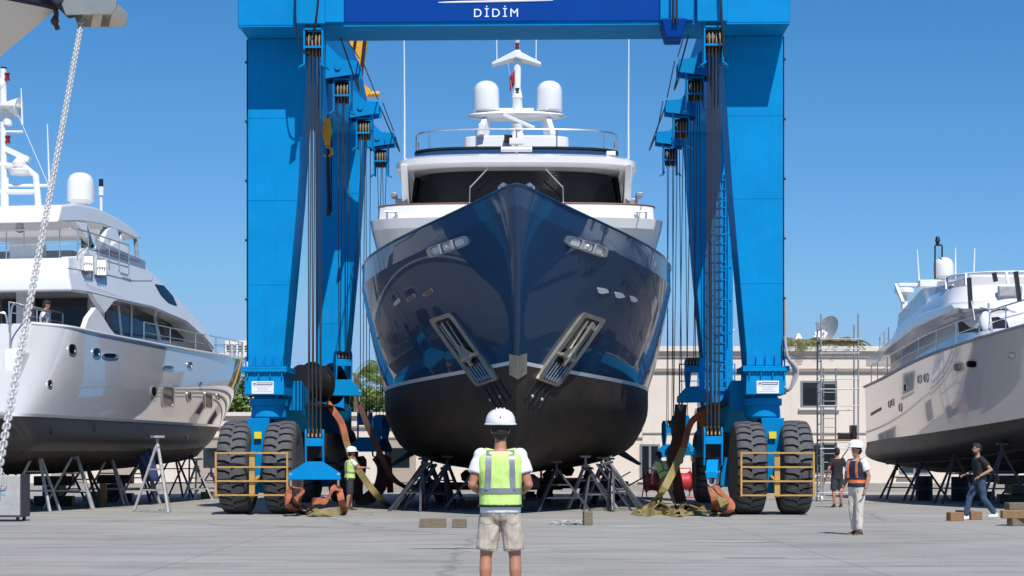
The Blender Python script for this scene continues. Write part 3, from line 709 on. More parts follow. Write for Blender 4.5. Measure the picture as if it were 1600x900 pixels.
ld = MB(); lx, ly = 6.5, WB - .24
for dx in (-.24, .24): ld.bar((lx + dx, ly, 3.3), (lx + dx, ly, 11.2), .05)
for k in range(26): ld.bar((lx - .24, ly, 3.5 + k * .3), (lx + .24, ly, 3.5 + k * .3), .03)
lo = ld.build('ladder', 'blue', lift)
cg = MB()
for k in range(6):
    z = 5.6 + k * 1.08; cg.tube([V((lx + .34 * math.sin(a), ly - .35 + .35 * math.cos(a), z)) for a in [R(60 + i * 24) for i in range(11)]], .018, 5)
for a in (90, 140, 180, 220, 270): cg.bar((lx + .34 * math.sin(R(a)), ly - .35 + .35 * math.cos(R(a)), 5.6), (lx + .34 * math.sin(R(a)), ly - .35 + .35 * math.cos(R(a)), 11.0), .03)
cg.build('ladder_cage', 'blue', lo)
rl = MB()
for z in (3.5, 4.0, 4.55): rl.bar((5.1, WB - 1.2, z), (6.9, WB - 1.2, z), .035)
for x in (5.1, 5.7, 6.3, 6.9): rl.bar((x, WB - 1.2, 3.1), (x, WB - 1.2, 4.57), .04)
rl.build('guard_rail', 'blue', lift)
# trolley hoist on the cross beam, loose cables, hanging yellow hook
tr = MB(); tr.loft([[(3.72, -1.7, ZB + .05), (4.36, -1.7, ZB + .05), (4.36, -.7, ZB + .05), (3.72, -.7, ZB + .05)], [(3.84, -1.6, ZB - .42), (4.24, -1.6, ZB - .42), (4.24, -.8, ZB - .42), (3.84, -.8, ZB - .42)]]); tro = tr.build('hoist_trolley', 'banner', lift, bevel=.03)
MB().tube([(4.02, -1.72, ZB + 2.4), (4.02, -1.72, ZB - .1)], .03, 6).tube([(4.10, -1.73, ZB + 2.4), (4.10, -1.73, ZB - .1)], .03, 6).build('hoist_chain', 'dark_steel', tro)
cb = MB()
cb.tube(smooth_path([(-5.1, -1.5, ZB + 2.4), (-5.45, -1.6, ZB + 1.0), (-5.42, -1.55, ZB - .4), (-5.1, -1.4, ZB - .8)], 8), .022, 6)
cb.tube(smooth_path([(-4.75, -1.7, ZB + 2.4), (-4.9, -1.72, ZB + .4), (-5.05, -1.5, ZB - .3)], 8), .03, 6)
cb.tube(smooth_path([(5.15, -1.7, ZB + 2.4), (5.2, -1.72, ZB + .4), (5.3, -1.6, ZB - .9)], 8), .035, 6)
for sg in (-1, 1):
    cb.tube(smooth_path([(sg * 4.5, -.2, ZB - .05), (sg * 4.3, 2.2, ZB - .9), (sg * 4.6, 4.4, ZB - .1)], 8), .022, 6)
    cb.tube([(sg * 4.4, 0, ZB), (sg * 4.55, 4.6, ZB + .5)], .02, 6); cb.tube([(sg * 4.5, 5.2, ZB + .5), (sg * 4.6, 10.4, ZB + .5)], .02, 6); cb.tube([(sg * 4.5, 11, ZB + .5), (sg * 4.6, 15.9, ZB + .5)], .02, 6)
    cb.tube(smooth_path([(sg * 4.6, 11, ZB + .4), (sg * 4.2, 13.5, ZB - .6), (sg * 4.55, 16, ZB + .3)], 8), .022, 6)
cb.build('cable', 'black', lift)
hk = MB(); hx, hy = -5.25, 3.0
hk.loft([[(hx - .09, hy - .08, 10.9), (hx + .09, hy - .08, 10.9), (hx + .09, hy + .08, 10.9), (hx - .09, hy + .08, 10.9)], [(hx - .15, hy - .1, 10.5), (hx + .12, hy - .1, 10.5), (hx + .12, hy + .1, 10.5), (hx - .15, hy + .1, 10.5)], [(hx - .07, hy - .06, 10.15), (hx + .06, hy - .06, 10.15), (hx + .06, hy + .06, 10.15), (hx - .07, hy + .06, 10.15)]])
hk.tube([V((hx - .02 + .13 * math.sin(a), hy, 9.98 + .13 * math.cos(a))) for a in [R(-10 + 22 * i) for i in range(12)]], [.05] * 8 + [.045, .04, .03, .02], 8)
hko = hk.build('hoist_hook', 'crane_yellow', lift, bevel=.02)
MB().tube([(hx, hy, 11), (hx, hy, 9.5), (hx + .02, hy, 8.6), (hx + .02, hy, 8.2)], [.02, .06, .05, .07], 6).tube([(hx + .1, hy, 10.9), (hx + .1, hy, 8.3)], .025, 6).build('hook_chain', 'dark_steel', hko)
hs = MB()
for k in range(4): hs.tube(smooth_path([(6.99, -.02 - k * .06, 4.6), (7.05, -.1 - k * .06, 4.1), (7.22 + .03 * k, -.15 - k * .05, 3.7), (7.12, -.1 - k * .05, 3.25), (7.0, -.02, 3.2 + .04 * k)], 6), .03, 6)
hs.build('hydraulic_hose', 'hose', lift)

# yellow crane behind
t = thing('yellow_crane', 'yellow knuckle boom crane rising behind the left side beam of the blue lift', 'crane', (at(516, 720, 86).x, 86, 0)); CX = at(516, 720, 86).x
def L_(u, v): p = at(u, v, 86); return V((p.x - CX, 0, p.z))
MB().box((0, 0, .45), (1.0, 6, .8)).build('crane_base', 'crane_yellow', t, bevel=.05)
MB().bar((0, 0, .8), L_(516, 232), .55, .6).build('column', 'crane_yellow', t, bevel=.05)
MB().bar(L_(514, 236), L_(541, 120), .45, .6).bar(L_(541, 126), L_(570, 20), .5, .6).build('main_boom', 'crane_yellow', t, bevel=.05)
MB().bar(L_(559, 132) + V((0, -.7, 0)), L_(576, 20) + V((0, -.7, 0)), .55, .5).build('jib', 'crane_yellow', t, bevel=.05)
MB().tube([L_(549, 118) + V((0, -.5, 0)), L_(558, 66) + V((0, -.5, 0))], .10).tube([L_(563, 130) + V((.1, -1.1, 0)), L_(570, 70) + V((.1, -1.1, 0))], .09).build('ram', 'black', t)
MB().bar(L_(560, 134), L_(577, 147), .3, .4).tube([L_(572, 147), L_(593, 147)], .14, 14).build('jib_extension', 'crane_yellow', t)
# ------------------------------------------------------------------ yacht helpers
def plan(z, hw, y0, y1, curve, n=14, dirn=1):      # ring with a bowed front at y0 (dirn=+1: y grows aft)
    pts = [V((-hw, y1, z)), V((-hw, (y1 + y0) / 2, z))]
    for i in range(n + 1):
        a = math.pi * i / n; ca, sa = math.cos(a), math.sin(a)
        e = .62; pts.append(V((-hw * math.copysign(abs(ca) ** e, ca), y0 + curve * dirn * (1 - abs(sa) ** .9), z)))
    pts += [V((hw, (y1 + y0) / 2, z)), V((hw, y1, z))]
    return pts
def rail(mb, pts, h, every=1, r=.02, mid=True):
    tops = [V(p) + V((0, 0, h)) for p in pts]; mb.tube(tops, r, 6)
    if mid: mb.tube([V(p) + V((0, 0, h * .5)) for p in pts], r * .6, 5)
    for i in range(0, len(pts), every): mb.tube([pts[i], tops[i]], r * .85, 5)
    return mb
def dome(mb, c, r, h):
    return mb.lathe([(r * .62, -.08), (r * .8, 0), (r * .99, .05), (r, .16), (r * .99, h - r * .85), (r * .93, h - r * .55), (r * .78, h - r * .27), (r * .5, h - r * .08), (.01, h)], c, n=28)
def bvh_of(mb, mw): return BVHTree.FromPolygons([mw @ p for p in mb.v], mb.f)
def hit(bv, u, v):
    d = ray(u, v).normalized(); p, n, i, dist = bv.ray_cast(V((0, 0, EYE)), d)
    if p is None: raise RuntimeError('no surface under pixel %d %d' % (u, v))
    if n.dot(d) > 0: n = -n
    return p, n
def decal(mb, bv, poly, lift_, thick, avg=True):   # a plate following a surface
    H = [hit(bv, u, v) for u, v in poly]; nn = sum((n for p, n in H), V((0, 0, 0))).normalized()
    return mb.slab([p + nn * lift_ for p, n in H], [p + nn * (lift_ - thick) for p, n in H])
def rrect(poly, k=5, r=.3):                        # round the corners of a four-sided outline
    out = []; P = [V((a, b, 0)) for a, b in poly]; n = len(P)
    for i in range(n):
        a, b, c = P[i - 1], P[i], P[(i + 1) % n]; p = b + (a - b) * r; q = b + (c - b) * r
        for j in range(k + 1):
            t = j / k; w_ = (p * (1 - t) + b * t) * (1 - t) + (b * (1 - t) + q * t) * t; out.append((w_.x, w_.y))
    return out
def ring_decal(mb, bv, outer, inner, lift_, thick):
    A = [hit(bv, *p) for p in outer]; B = [hit(bv, *p) for p in inner]; nn = sum((n for p, n in A), V((0, 0, 0))).normalized(); N = len(A)
    v = [p + nn * lift_ for p, n in A] + [p + nn * lift_ for p, n in B] + [p - nn * thick for p, n in A] + [p - nn * thick for p, n in B]; f = []
    for i in range(N):
        j = (i + 1) % N; f += [(i, j, N + j, N + i), (i, 2 * N + i, 2 * N + j, j), (N + i, N + j, 3 * N + j, 3 * N + i)]
    return mb.add(v, f)

# ------------------------------------------------------------------ the big navy yacht in the lift
AX = math.atan(7 / FPX)
my = thing('motor_yacht', 'large navy blue motor yacht seen bow-on, held inside the blue boat lift', 'yacht', (7 / FPX * 42, 42, 0), -AX)
MW = ROOTM[my.name]
def fair(y0, z0, z1, B, L, rho, zl=8.):             # one fair line of the hull: stem position, height at stem and aft, half beam, entry length, nose radius
    out = []
    for i in range(57):
        s = i / 56; dd = (28 - y0) * s ** 2.6; c = 2 * rho / (B * math.pi / 2 / L) ** 2; de = math.sqrt(dd * dd + c * dd); x = min(1, de / L)
        b_ = B * math.sin(math.pi / 2 * x) ** 1.12; b_ *= 1 - .05 * max(0, (dd - 20) / 8)
        out.append((y0 + dd, b_ if i else 0, z1 + (z0 - z1) * math.exp(-dd / zl)))
    return out
LV = [fair(5, .98, .95, .12, 3, .01), fair(3.5, 1.45, 1.25, 2.6, 21, .02), fair(2.55, 2.1, 1.75, 3.82, 17.5, .04), fair(1.95, 2.9, 2.6, 4.15, 14.6, .07), fair(1.5, 3.75, 3.5, 4.2, 14.7, .08),
      fair(1.46, 3.84, 3.6, 4.21, 14.6, .08), fair(1.0, 4.8, 4.25, 4.38, 14.4, .09), fair(.5, 6.0, 5.25, 4.54, 13.9, .10), fair(.1, 7.40, 6.22, 4.68, 13.2, .14), fair(0, 7.88, 6.85, 4.62, 12.9, .18)]
HL = Hull(LV[:9], 1); HBW = Hull(LV[8:], 1); tf = lambda y, b_, z: (b_, y, z)
hb_ = HL.mb(0, 4, 20, tf).build('hull_bottom', 'antifoul', my, sharp=60)
HL.mb(4, 5, 1, tf).build('boot_stripe', 'bootwhite', my, sharp=60)
HL.mb(5, 8, 16, tf).build('hull_topside', 'navy', my, sharp=60)
HBW.mb(0, 1, 3, tf).build('bulwark', 'navy_band', my, sharp=60)
HBW.cap(.3, tf, 0, .10).build('deck', 'deckgrey', my)
rowm = MB(); rr = HBW.row(1)
for sg in (1, -1): rowm.tube([(sg * p.y, p.x, p.z + .005) for p in rr], .035, 6)
rowm.build('cap_rail', 'navy_band', my)
full = HL.mb(0, 8, 48, tf); _b = HBW.mb(0, 1, 6, tf); full.add(_b.v, _b.f); BV = bvh_of(full, MW)
# stem plate, anchor pockets, fairleads, hull lights
Hs = [hit(BV, *q) for q in ((796, 553), (809, 557), (823, 552), (823, 584), (809, 593), (796, 585))]
sp_ = [p + V((0, -.05, 0)) + n * .01 for p, n in Hs]; sp_[1].y -= .06; sp_[4].y -= .06; bk_ = [p + V((0, .25, 0)) for p in sp_]
m_ = MB(); m_.add(sp_ + bk_, [(0, 1, 4, 5), (1, 2, 3, 4), (6, 7, 10, 11), (7, 8, 9, 10)] + [(i, (i + 1) % 6, 6 + (i + 1) % 6, 6 + i) for i in range(6)])
m_.build('stem_plate', 'brass_steel', my, True, bevel=.008)
def lerp2(a, b_, t): return (a[0] + (b_[0] - a[0]) * t, a[1] + (b_[1] - a[1]) * t)
for side in (-1, 1):
    mx = lambda u: u if side < 0 else 2 * 808.5 - u
    A, B_, C_, D_ = (672, 499), (707, 487), (782, 592), (747, 604)     # outer corners of the pocket
    q = [(mx(u), v) for u, v in (A, B_, C_, D_)]; cx = sum(p[0] for p in q) / 4; cy = sum(p[1] for p in q) / 4
    inn = [lerp2(p, (cx, cy), .0) for p in q]
    def loc(s, t): return lerp2(lerp2(q[0], q[1], s), lerp2(q[3], q[2], s), t)   # s across, t down
    inn = [loc(.16, .055), loc(.84, .055), loc(.84, .965), loc(.16, .965)]
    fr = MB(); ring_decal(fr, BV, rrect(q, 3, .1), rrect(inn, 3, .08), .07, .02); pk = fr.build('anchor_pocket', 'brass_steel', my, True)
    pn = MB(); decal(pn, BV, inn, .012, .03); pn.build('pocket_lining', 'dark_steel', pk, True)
    def P3(s, t, out):
        p, n = hit(BV, *loc(s, t)); return p + n * out
    an = MB()
    an.bar(P3(.45, .10, .05), P3(.5, .62, .10), .14, .08); an.bar(P3(.28, .12, .04), P3(.33, .50, .06), .1, .04); an.bar(P3(.66, .10, .04), P3(.62, .52, .06), .13, .04)
    an.bar(P3(.22, .64, .06), P3(.86, .60, .10), .16, .07); an.add([P3(.2, .62, .13), P3(.5, .40, .12), P3(.86, .58, .13), P3(.55, .70, .16)], [(0, 1, 2, 3), (3, 2, 1, 0)])
    an.tube([P3(.5, .5, .12), P3(.5, .72, .12)], .06); an.build('anchor', 'brass_steel', pk, True, bevel=.01)
    gr = MB(); decal(gr, BV, [loc(.18, .70), loc(.82, .70), loc(.82, .95), loc(.18, .95)], .02, .02)
    for k in range(6): s = .2 + .6 * k / 5; gr.tube([P3(s, .72, .045), P3(s, .95, .045)], .022, 6)
    gr.build('pocket_grille', 'chrome', pk, True)
    st = MB()
    for s0, s1 in (((757, 604), (776, 637)), ((765, 601), (784, 634)), ((772, 598), (791, 629)), ((780, 594), (798, 622))):
        s0, s1 = (mx(s0[0]), s0[1]), (mx(s1[0]), s1[1]); pts = []
        for i in range(6):
            p, n = hit(BV, *lerp2(s0, s1, i / 5)); pts.append(p + n * .012)
        st.tube(pts, .026, 6)
    st.build('chafe_strip', 'black', my, True)
    z_ = MB()
    for (u, v) in ((769, 624), (784, 619)):
        p, n = hit(BV, mx(u) + (-2 if side > 0 else -2), v); z_.ell(p + n * .01, (.05, .04, .05), 10, 6)
    z_.build('anode', 'steel', my, True)
    q = [(mx(u), v) for u, v in ((667, 387), (731, 366), (736, 382), (672, 404))]
    cx = sum(p[0] for p in q) / 4; cy = sum(p[1] for p in q) / 4
    fr = MB(); ring_decal(fr, BV, rrect(q, 4, .25), rrect([lerp2(p, (cx, cy), .16) for p in q], 4, .25), .045, .03); fl = fr.build('fairlead', 'chrome', my, True)
    def locf(s, t): return lerp2(lerp2(q[0], q[1], s), lerp2(q[3], q[2], s), t)
    m_ = MB(); decal(m_, BV, rrect([lerp2(p, (cx, cy), .14) for p in q], 3, .2), .01, .03); m_.build('fairlead_back', 'brass_steel', fl, True)
    m_ = MB()
    for s0, s1 in ((.12, .30), (.37, .60), (.67, .88)):
        pq = [locf(s0, .2), locf(s1, .2), locf(s1, .8), locf(s0, .8)]; decal(m_, BV, rrect(pq, 3, .25), .025, .03)
    m_.build('fairlead_opening', 'bootwhite', fl, True)
    m_ = MB()
    for s0 in (.335, .635): p = [hit(BV, *locf(s0, t)) for t in (.08, .92)]; m_.tube([a + n * .05 for a, n in p], .05, 8)
    p, n = hit(BV, *locf(.5, .5)); m_.ell(p + n * .04, (.1, .05, .06), 10, 6)
    m_.build('roller', 'chrome', fl, True)
    for k, (u, v) in enumerate(((621, 471), (643, 464), (670, 456))):
        u = mx(u); s_ = 1 if side < 0 else -1
        if side > 0: u, v = ((990, 467), (968, 461), (942, 454))[k]
        wd = (6, 8, 9)[k]; pq = [(u - wd, v + 2 - s_ * 1.5 * -1), (u + wd - 3, v - 5 - s_ * 1.5), (u + wd, v + 1 - s_ * 1.5), (u - wd + 3, v + 6 + s_ * 1.5)]
        if side > 0: pq = [(u - wd, v - 5), (u + wd - 4, v - 3), (u + wd, v + 3), (u - wd + 6, v + 5), (u - wd + 1, v + 3)]
        m_ = MB(); decal(m_, BV, rrect(pq, 2, .2), .025, .04); hl = m_.build('hull_portlight', 'bootwhite' if side > 0 or k == 0 else 'chrome', my, True)
        if side < 0 and k:
            m_ = MB(); c = (sum(p[0] for p in pq) / 4, sum(p[1] for p in pq) / 4); decal(m_, BV, rrect([lerp2(p, c, .25) for p in pq], 2, .2), .032, .02); m_.build('port_shutter', 'teak', hl, True)
    # stabiliser fins and the propellers
    MB().loft([[(side * 3.3, 19, 1.75), (side * 3.5, 19.6, 1.9), (side * 3.5, 21, 1.9), (side * 3.3, 21, 1.75)], [(side * 4.25, 19.5, 1.25), (side * 4.3, 19.6, 1.3), (side * 4.3, 20.8, 1.3), (side * 4.25, 20.8, 1.25)]]).build('stabiliser_fin', 'antifoul', my)
    pr = MB().ell((side * 1.55, 26, 1.05), (.16, .4, .16)); pr.tube([(side * 1.55, 26, 1.05), (side * 1.5, 21, 1.5)], .08)
    for k in range(5):
        a = k * 2 * math.pi / 5; ring = []
        for i in range(9):
            t = i / 8 * 2 * math.pi; rr_ = .12 + .30 * (1 - math.cos(t)) ; ring.append(None)
        c, s = math.cos(a), math.sin(a); bl = [(.1, -.08), (.32, -.24), (.55, -.22), (.66, 0), (.55, .2), (.3, .14), (.1, .08)]
        pr.slab([(side * 1.55 + x * c - y_ * s, 26 + y_ * .6, 1.05 + x * s + y_ * c) for x, y_ in bl], [(side * 1.55 + x * c - y_ * s, 26.03 + y_ * .6, 1.05 + x * s + y_ * c) for x, y_ in bl])
    pr.build('propeller', 'rust', my)
    # superstructure side details
    MB().bb((side * 3.95, 16.4, 9.75), (side * 3.55, 17.0, 9.95)).bb((side * 4.1, 16.2, 10.0), (side * 3.9, 16.9, 10.12)).build('side_lamp_box', 'alu', my, bevel=.02)
    MB().slab([(side * 3.72, y, z) for y, z in ((15.5, 10.95), (15.9, 10.2), (16.8, 9.55), (19.5, 9.55), (19.5, 10.95))], [(side * 3.5, y, z) for y, z in ((15.7, 10.95), (16.1, 10.2), (17.0, 9.55), (19.5, 9.55), (19.5, 10.95))]).build('visor_bracket', 'gel', my, bevel=.04)
    cl = MB(); x = side * 3.95; cl.tube([(x - .22, 14.6, 9.27), (x + .22, 14.6, 9.27)], .03)
    for dx in (-.14, .14): cl.tube([(x + dx, 14.6, 9.05), (x + dx, 14.6, 9.27)], .03)
    cl.build('mooring_cleat', 'chrome', my)
    MB().tube([(side * .40, 1.3, 7.6), (side * .40, 1.3, 8.02), (side * .32, 1.2, 8.06), (side * .24, 1.1, 8.0)], .05).build('fairlead_post', 'chrome', my)
    MB().loft([[(side * 4.28, y, z) for y, z in ((15.3, 7.2), (18, 7.1), (18, 8.2), (15.6, 8.2))], [(side * 4.44, y, z) for y, z in ((15.3, 7.2), (18, 7.1), (18, 8.2), (15.6, 8.2))]]).build('side_window', 'glass', my)
    MB().tube([(side * 3.7, 17.2, 11.1), (side * 3.7, 17.2, 13.0), (side * 3.72, 17.2, 16.8)], [.035, .03, .012], 6).build('whip_antenna', 'sparwhite', my)
    MB().tube([(side * .68, 20.5, 15.2), (side * .70, 20.5, 17)], .018, 6).build('whip_antenna', 'sparwhite', my)
    MB().bar((side * 1.2, 20, 12.55), (side * 1.0, 20.5, 13.35), .2, .5).build('arch_leg', 'gel', my, bevel=.03)
    dome(MB(), (side * 1.1 + .05, 20.5, 13.55), .455, 1.1).build('satellite_dome', 'gel', my, sharp=50)
MB().loft([plan(6.5, 4.47, 15.2, 27, 1.2), plan(8.2, 4.52, 14.8, 27, 1.2), plan(8.72, 4.62, 14.1, 27, 1.1), plan(9.02, 4.66, 14.0, 27, 1.1), plan(9.05, 4.58, 14.1, 27, 1.1)]).build('deckhouse', 'gel', my, sharp=28)
MB().loft([plan(9.03, 4.45, 14.35, 26.9, 1.0), plan(9.5, 4.42, 14.4, 26.9, 1.0)]).build('bridge_coaming', 'gel', my, sharp=28)
tk = plan(9.51, 4.42, 14.4, 26.9, 1.0); MB().tube(tk, .028, 6).build('teak_cap', 'teak', my)
gl = MB().loft([plan(9.562, 3.46, 16.0, 24, 1.9), plan(11.0, 3.30, 16.5, 24, 1.9)]).build('wheelhouse_glass', 'glass', my, sharp=28)
ml = MB()
for x, yy in ((-1.85, 16.28), (1.85, 16.28)): ml.bar((x, yy - .02, 9.6), (x * .96, yy + .48, 10.98), .05, .03)
for sg in (-1, 1): ml.bar((sg * 3.44, 17.6, 9.57), (sg * 3.3, 18, 10.98), .14, .2)
ml.build('mullion', 'dark_steel', gl)
wp = MB()
for sg in (-1, 1):
    wp.tube([(sg * .95, 16.05, 10.85), (sg * 1.5, 15.98, 10.25)], .022, 6).tube([(sg * 1.5, 15.96, 10.30), (sg * 1.52, 15.9, 9.7)], .012, 6)
wp.build('wiper', 'sparwhite', gl)
MB().loft([plan(10.86, 3.5, 15.7, 24.5, 1.7), plan(10.80, 3.82, 15.15, 24.8, 1.6), plan(10.9, 3.92, 15.0, 25, 1.6), plan(11.1, 3.92, 15.0, 25, 1.6), plan(11.22, 3.8, 15.3, 25, 1.6), plan(11.26, 3.3, 16, 25, 1.6)]).build('roof_visor', 'gel', my, sharp=40)
MB().loft([plan(11.2, 3.55, 16.5, 25, 1.2), plan(11.66, 3.38, 16.9, 25, 1.2)]).build('flybridge_coaming', 'navy_band', my, sharp=28)
MB().loft([plan(11.662, 3.42, 16.85, 25, 1.2), plan(11.73, 3.42, 16.85, 25, 1.2)]).build('coaming_cap', 'black', my)
rm = MB(); pl_ = plan(11.73, 3.36, 16.95, 22, 1.2)[1:-1]; rm.tube([p + V((0, 0, .58)) for p in pl_], .028, 6)
for i in (0, 1, 4, 7, 8, 9, 12, 15, 16):
    if i < len(pl_): rm.tube([pl_[i], pl_[i] + V((0, 0, .58))], .025, 6)
rm.build('flybridge_rail', 'chrome', my)
MB().loft([plan(11.5, 1.85, 19.4, 22, .4), plan(12.55, 1.8, 19.5, 22, .4), plan(12.6, 1.7, 19.6, 22, .4)]).bb((-1.3, 19.3, 12.55), (-1.1, 19.5, 12.95)).build('flybridge_console', 'gel', my, bevel=.02)
MB().ell((0, 20.5, 13.42), (1.78, .6, .16), 28, 8).box((0, 20.5, 13.62), (1.2, .25, .12)).build('mast_platform', 'gel', my)
ms = MB(); ms.lathe([(.26, 12.4), (.2, 13.5), (.17, 14.0), (.2, 14.05), (.12, 14.4), (.14, 15.3), (.13, 15.7), (.08, 15.75), (.08, 16.05), (.11, 16.1), (.11, 16.2), (.05, 16.3), (.05, 16.5)], (.03, 20.5, 0), n=14).build('mast', 'gel', my)
MB().loft([[(0, 20.2, 15.68), (0, 20.9, 15.68), (0, 20.9, 15.40), (0, 20.2, 15.40)], [(.86, 20.35, 15.27), (.86, 20.7, 15.27), (.86, 20.7, 15.17), (.86, 20.35, 15.17)]]).mirror_x().build('mast_wing', 'gel', my, bevel=.03)
for z, m_n in ((15.85, 'darkred'), (16.35, 'dark_steel'), (14.28, 'greenlamp')): MB().lathe([(.02, -.09), (.08, -.09), (.08, -.06), (.065, -.05), (.065, .05), (.08, .06), (.08, .09), (.02, .09)], (.03, 20.40, z), n=14).build('navigation_lamp', m_n, my)
MB().bar((-.45, 19.9, 13.35), (.62, 19.7, 12.85), .14, .12).lathe([(.16, 12.8), (.18, 13.0)], (.06, 19.85, 0), n=14).bb((-.1, 19.75, 12.4), (.2, 20.0, 12.8)).build('radar_scanner', 'sparwhite', my, bevel=.02)
MB().box((-.28, 19.3, 12.42), (.28, .2, .26)).build('camera_housing', 'black', my, bevel=.02)
MB().box((0, 15.35, 11.62), (.46, .2, .2)).box((0, 15.4, 11.42), (.12, .12, .4)).tube([(-.5, 15.3, 11.36), (.5, 15.3, 11.36)], .09, 10).box((3.05 - .0, 15.9, 11.32), (.3, .25, .14)).build('horn_and_searchlight', 'sparwhite', my, bevel=.02)
fm = MB(); 
fm.grid([[(-.06 - .02 * j, 20.3 + .05 * math.sin(j * 1.3 + i), 15.0 - .13 * i - .05 * j) for j in range(6)] for i in range(5)])
fm2 = MB(); fm.v = [V((-.06 - (abs(p.x) - .06) * 1.7 - .012 * (15.1 - p.z), p.y, p.z)) for p in fm.v]; fo = fm.build('flag', 'flagred', my); sd_ = fo.modifiers.new('thickness', 'SOLIDIFY'); sd_.thickness = .01
MB().tube([(-.05, 20.3, 13.6), (-.3, 20.3, 15.25)], .006, 4).build('flag_halyard', 'sparwhite', my)

# ------------------------------------------------------------------ the white yacht on the left
LH = 26.5; TH = R(9.0); S0 = V((-15.7, 48, 0))
ly_ = thing('motor_yacht', 'white motor yacht with dome and hardtop propped on stands at the left, stern nearest', 'yacht', S0, -TH)
LW = ROOTM[ly_.name]; LWI = LW.inverted()
LVL = [
 [(4.5, 0, 1.6), (4.8, .05, 1.55), (6.5, .1, 1.4), (9.5, .12, 1.25), (14, .12, 1.1), (18.5, .12, 1.0), (23, .12, 1.0), (26, .12, 1.0), (26.4, .1, 1.0)],
 [(3.2, 0, 2.1), (3.6, .15, 2.1), (5.5, .75, 2.0), (8.6, 1.65, 1.9), (13, 2.5, 1.8), (18, 2.9, 1.72), (23, 3.0, 1.68), (26.2, 2.95, 1.66), (26.6, 2.8, 1.66)],
 [(2.2, 0, 2.75), (2.6, .25, 2.75), (4.8, 1.0, 2.7), (8, 1.95, 2.65), (12.5, 2.75, 2.6), (17.5, 3.1, 2.58), (23, 3.15, 2.57), (26.6, 3.05, 2.57), (27.3, 2.5, 2.57)],
 [(2.1, 0, 2.83), (2.5, .26, 2.83), (4.7, 1.02, 2.78), (7.9, 1.98, 2.73), (12.4, 2.79, 2.68), (17.5, 3.14, 2.66), (23, 3.19, 2.65), (26.6, 3.08, 2.65), (27.3, 2.5, 2.65)],
 [(.8, 0, 4.3), (1.2, .3, 4.25), (3.3, 1.2, 4.15), (6.8, 2.25, 4.0), (11.5, 3.0, 3.85), (17, 3.28, 3.8), (22.5, 3.26, 3.8), (25.3, 3.1, 3.8), (26.4, 2.4, 3.8)],
 [(0, 0, 5.6), (.4, .35, 5.55), (2.5, 1.3, 5.45), (6, 2.35, 5.28), (11, 3.05, 5.12), (17, 3.25, 5.06), (22, 3.2, 5.08), (24.2, 3.05, 5.12), (25.2, 2.4, 5.15)]]
HLL = Hull(LVL); tfl = lambda y, b_, z: (b_, LH - y, z)
HLL.mb(0, 1, 6, tfl).build('hull_bottom', 'antifoul', ly_, sharp=50)
HLL.mb(1, 2, 5, tfl).build('hull_boot_top', 'grey_bottom', ly_, sharp=50)
HLL.mb(2, 3, 1, tfl).build('spray_strip', 'gel', ly_, sharp=50)
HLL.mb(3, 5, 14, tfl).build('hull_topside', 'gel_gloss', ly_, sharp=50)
HLL.cap(5, tfl, -.75, .1).build('deck', 'deckgrey', ly_)
r_ = HLL.row(5); m_ = MB()
for sg in (1, -1): m_.tube([(sg * p.y, LH - p.x, p.z) for p in r_], .05, 8)
m_.build('cap_rail', 'gel', ly_)
LBV = bvh_of(HLL.mb(0, 5, 30, tfl), LW)
def LP(u, v, hw, k=0., z0=0.):                     # pixel -> point of the plane x = hw - k (z - z0), local
    o = LWI @ V((0, 0, EYE)); d = LWI.to_3x3() @ ray(u, v)
    t = (hw - k * (o.z - z0) - o.x) / (d.x + k * d.z); return o + d * t
def side_slab(polys, hw, k, z0, name, m, par, bev=.04, thick=None, fn=LP, only=False):
    mb = MB()
    for poly in polys:
        A = [fn(u, v, hw, k, z0) for u, v in poly]
        B = [V((-p.x, p.y, p.z)) for p in A] if thick is None else [p - V((thick, 0, 0)) for p in A]
        mb.slab(A, B)
        if thick is not None and not only: mb.slab([V((-p.x, p.y, p.z)) for p in A], [V((-p.x, p.y, p.z)) for p in B])
    return mb.build(name, m, par, bevel=bev, sharp=30)
side_slab([[(142, 540), (138, 448), (172, 466), (235, 478), (292, 500), (326, 530), (338, 552), (336, 566), (250, 560)]], 2.45, .12, 5, 'deckhouse', 'gel', ly_)
sw_ = side_slab([[(165, 486), (174, 476), (214, 482), (258, 497), (288, 529), (286, 534), (240, 530), (200, 526), (165, 520)], [(292, 512), (312, 519), (330, 541), (333, 552), (312, 548), (296, 533)]], 2.47, .12, 5, 'side_window', 'glass', ly_, None, .06)
side_slab([[(184, 478), (187, 478), (192, 526), (189, 526)], [(240, 490), (244, 492), (252, 531), (247, 531)], [(205, 481), (207, 481), (207, 526), (205, 526)]], 2.50, .12, 5, 'window_post', 'gel', sw_, None, .05)
side_slab([[(112, 455), (106, 428), (106, 402), (140, 412), (175, 422), (212, 436), (240, 428), (285, 472), (318, 508), (334, 534), (337, 548), (322, 530), (292, 504), (240, 482), (172, 467), (140, 459)]], 2.95, .25, 6, 'upper_deck', 'gel', ly_, .08)
side_slab([[(107, 420), (106, 401), (128, 400), (134, 388), (165, 390), (182, 376), (205, 396), (241, 428), (238, 440), (205, 440), (165, 430)]], 2.97, .25, 6, 'fly_coaming', 'gel', ly_, .05, .22)
side_slab([[(243, 444), (256, 446), (270, 462), (277, 477), (264, 472), (252, 460)]], 2.98, .25, 6, 'upper_window', 'glass', ly_, None, .05)
side_slab([[(132, 514), (138, 496), (150, 480), (160, 492), (172, 512), (182, 524)]], 3.0, .1, 5.1, 'wing_panel', 'gel', ly_, .03, .16)
side_slab([[(134, 440), (150, 447), (195, 464), (178, 472), (164, 490), (152, 474)]], 2.9, .1, 6, 'wing_panel', 'gel', ly_, .03, .16)
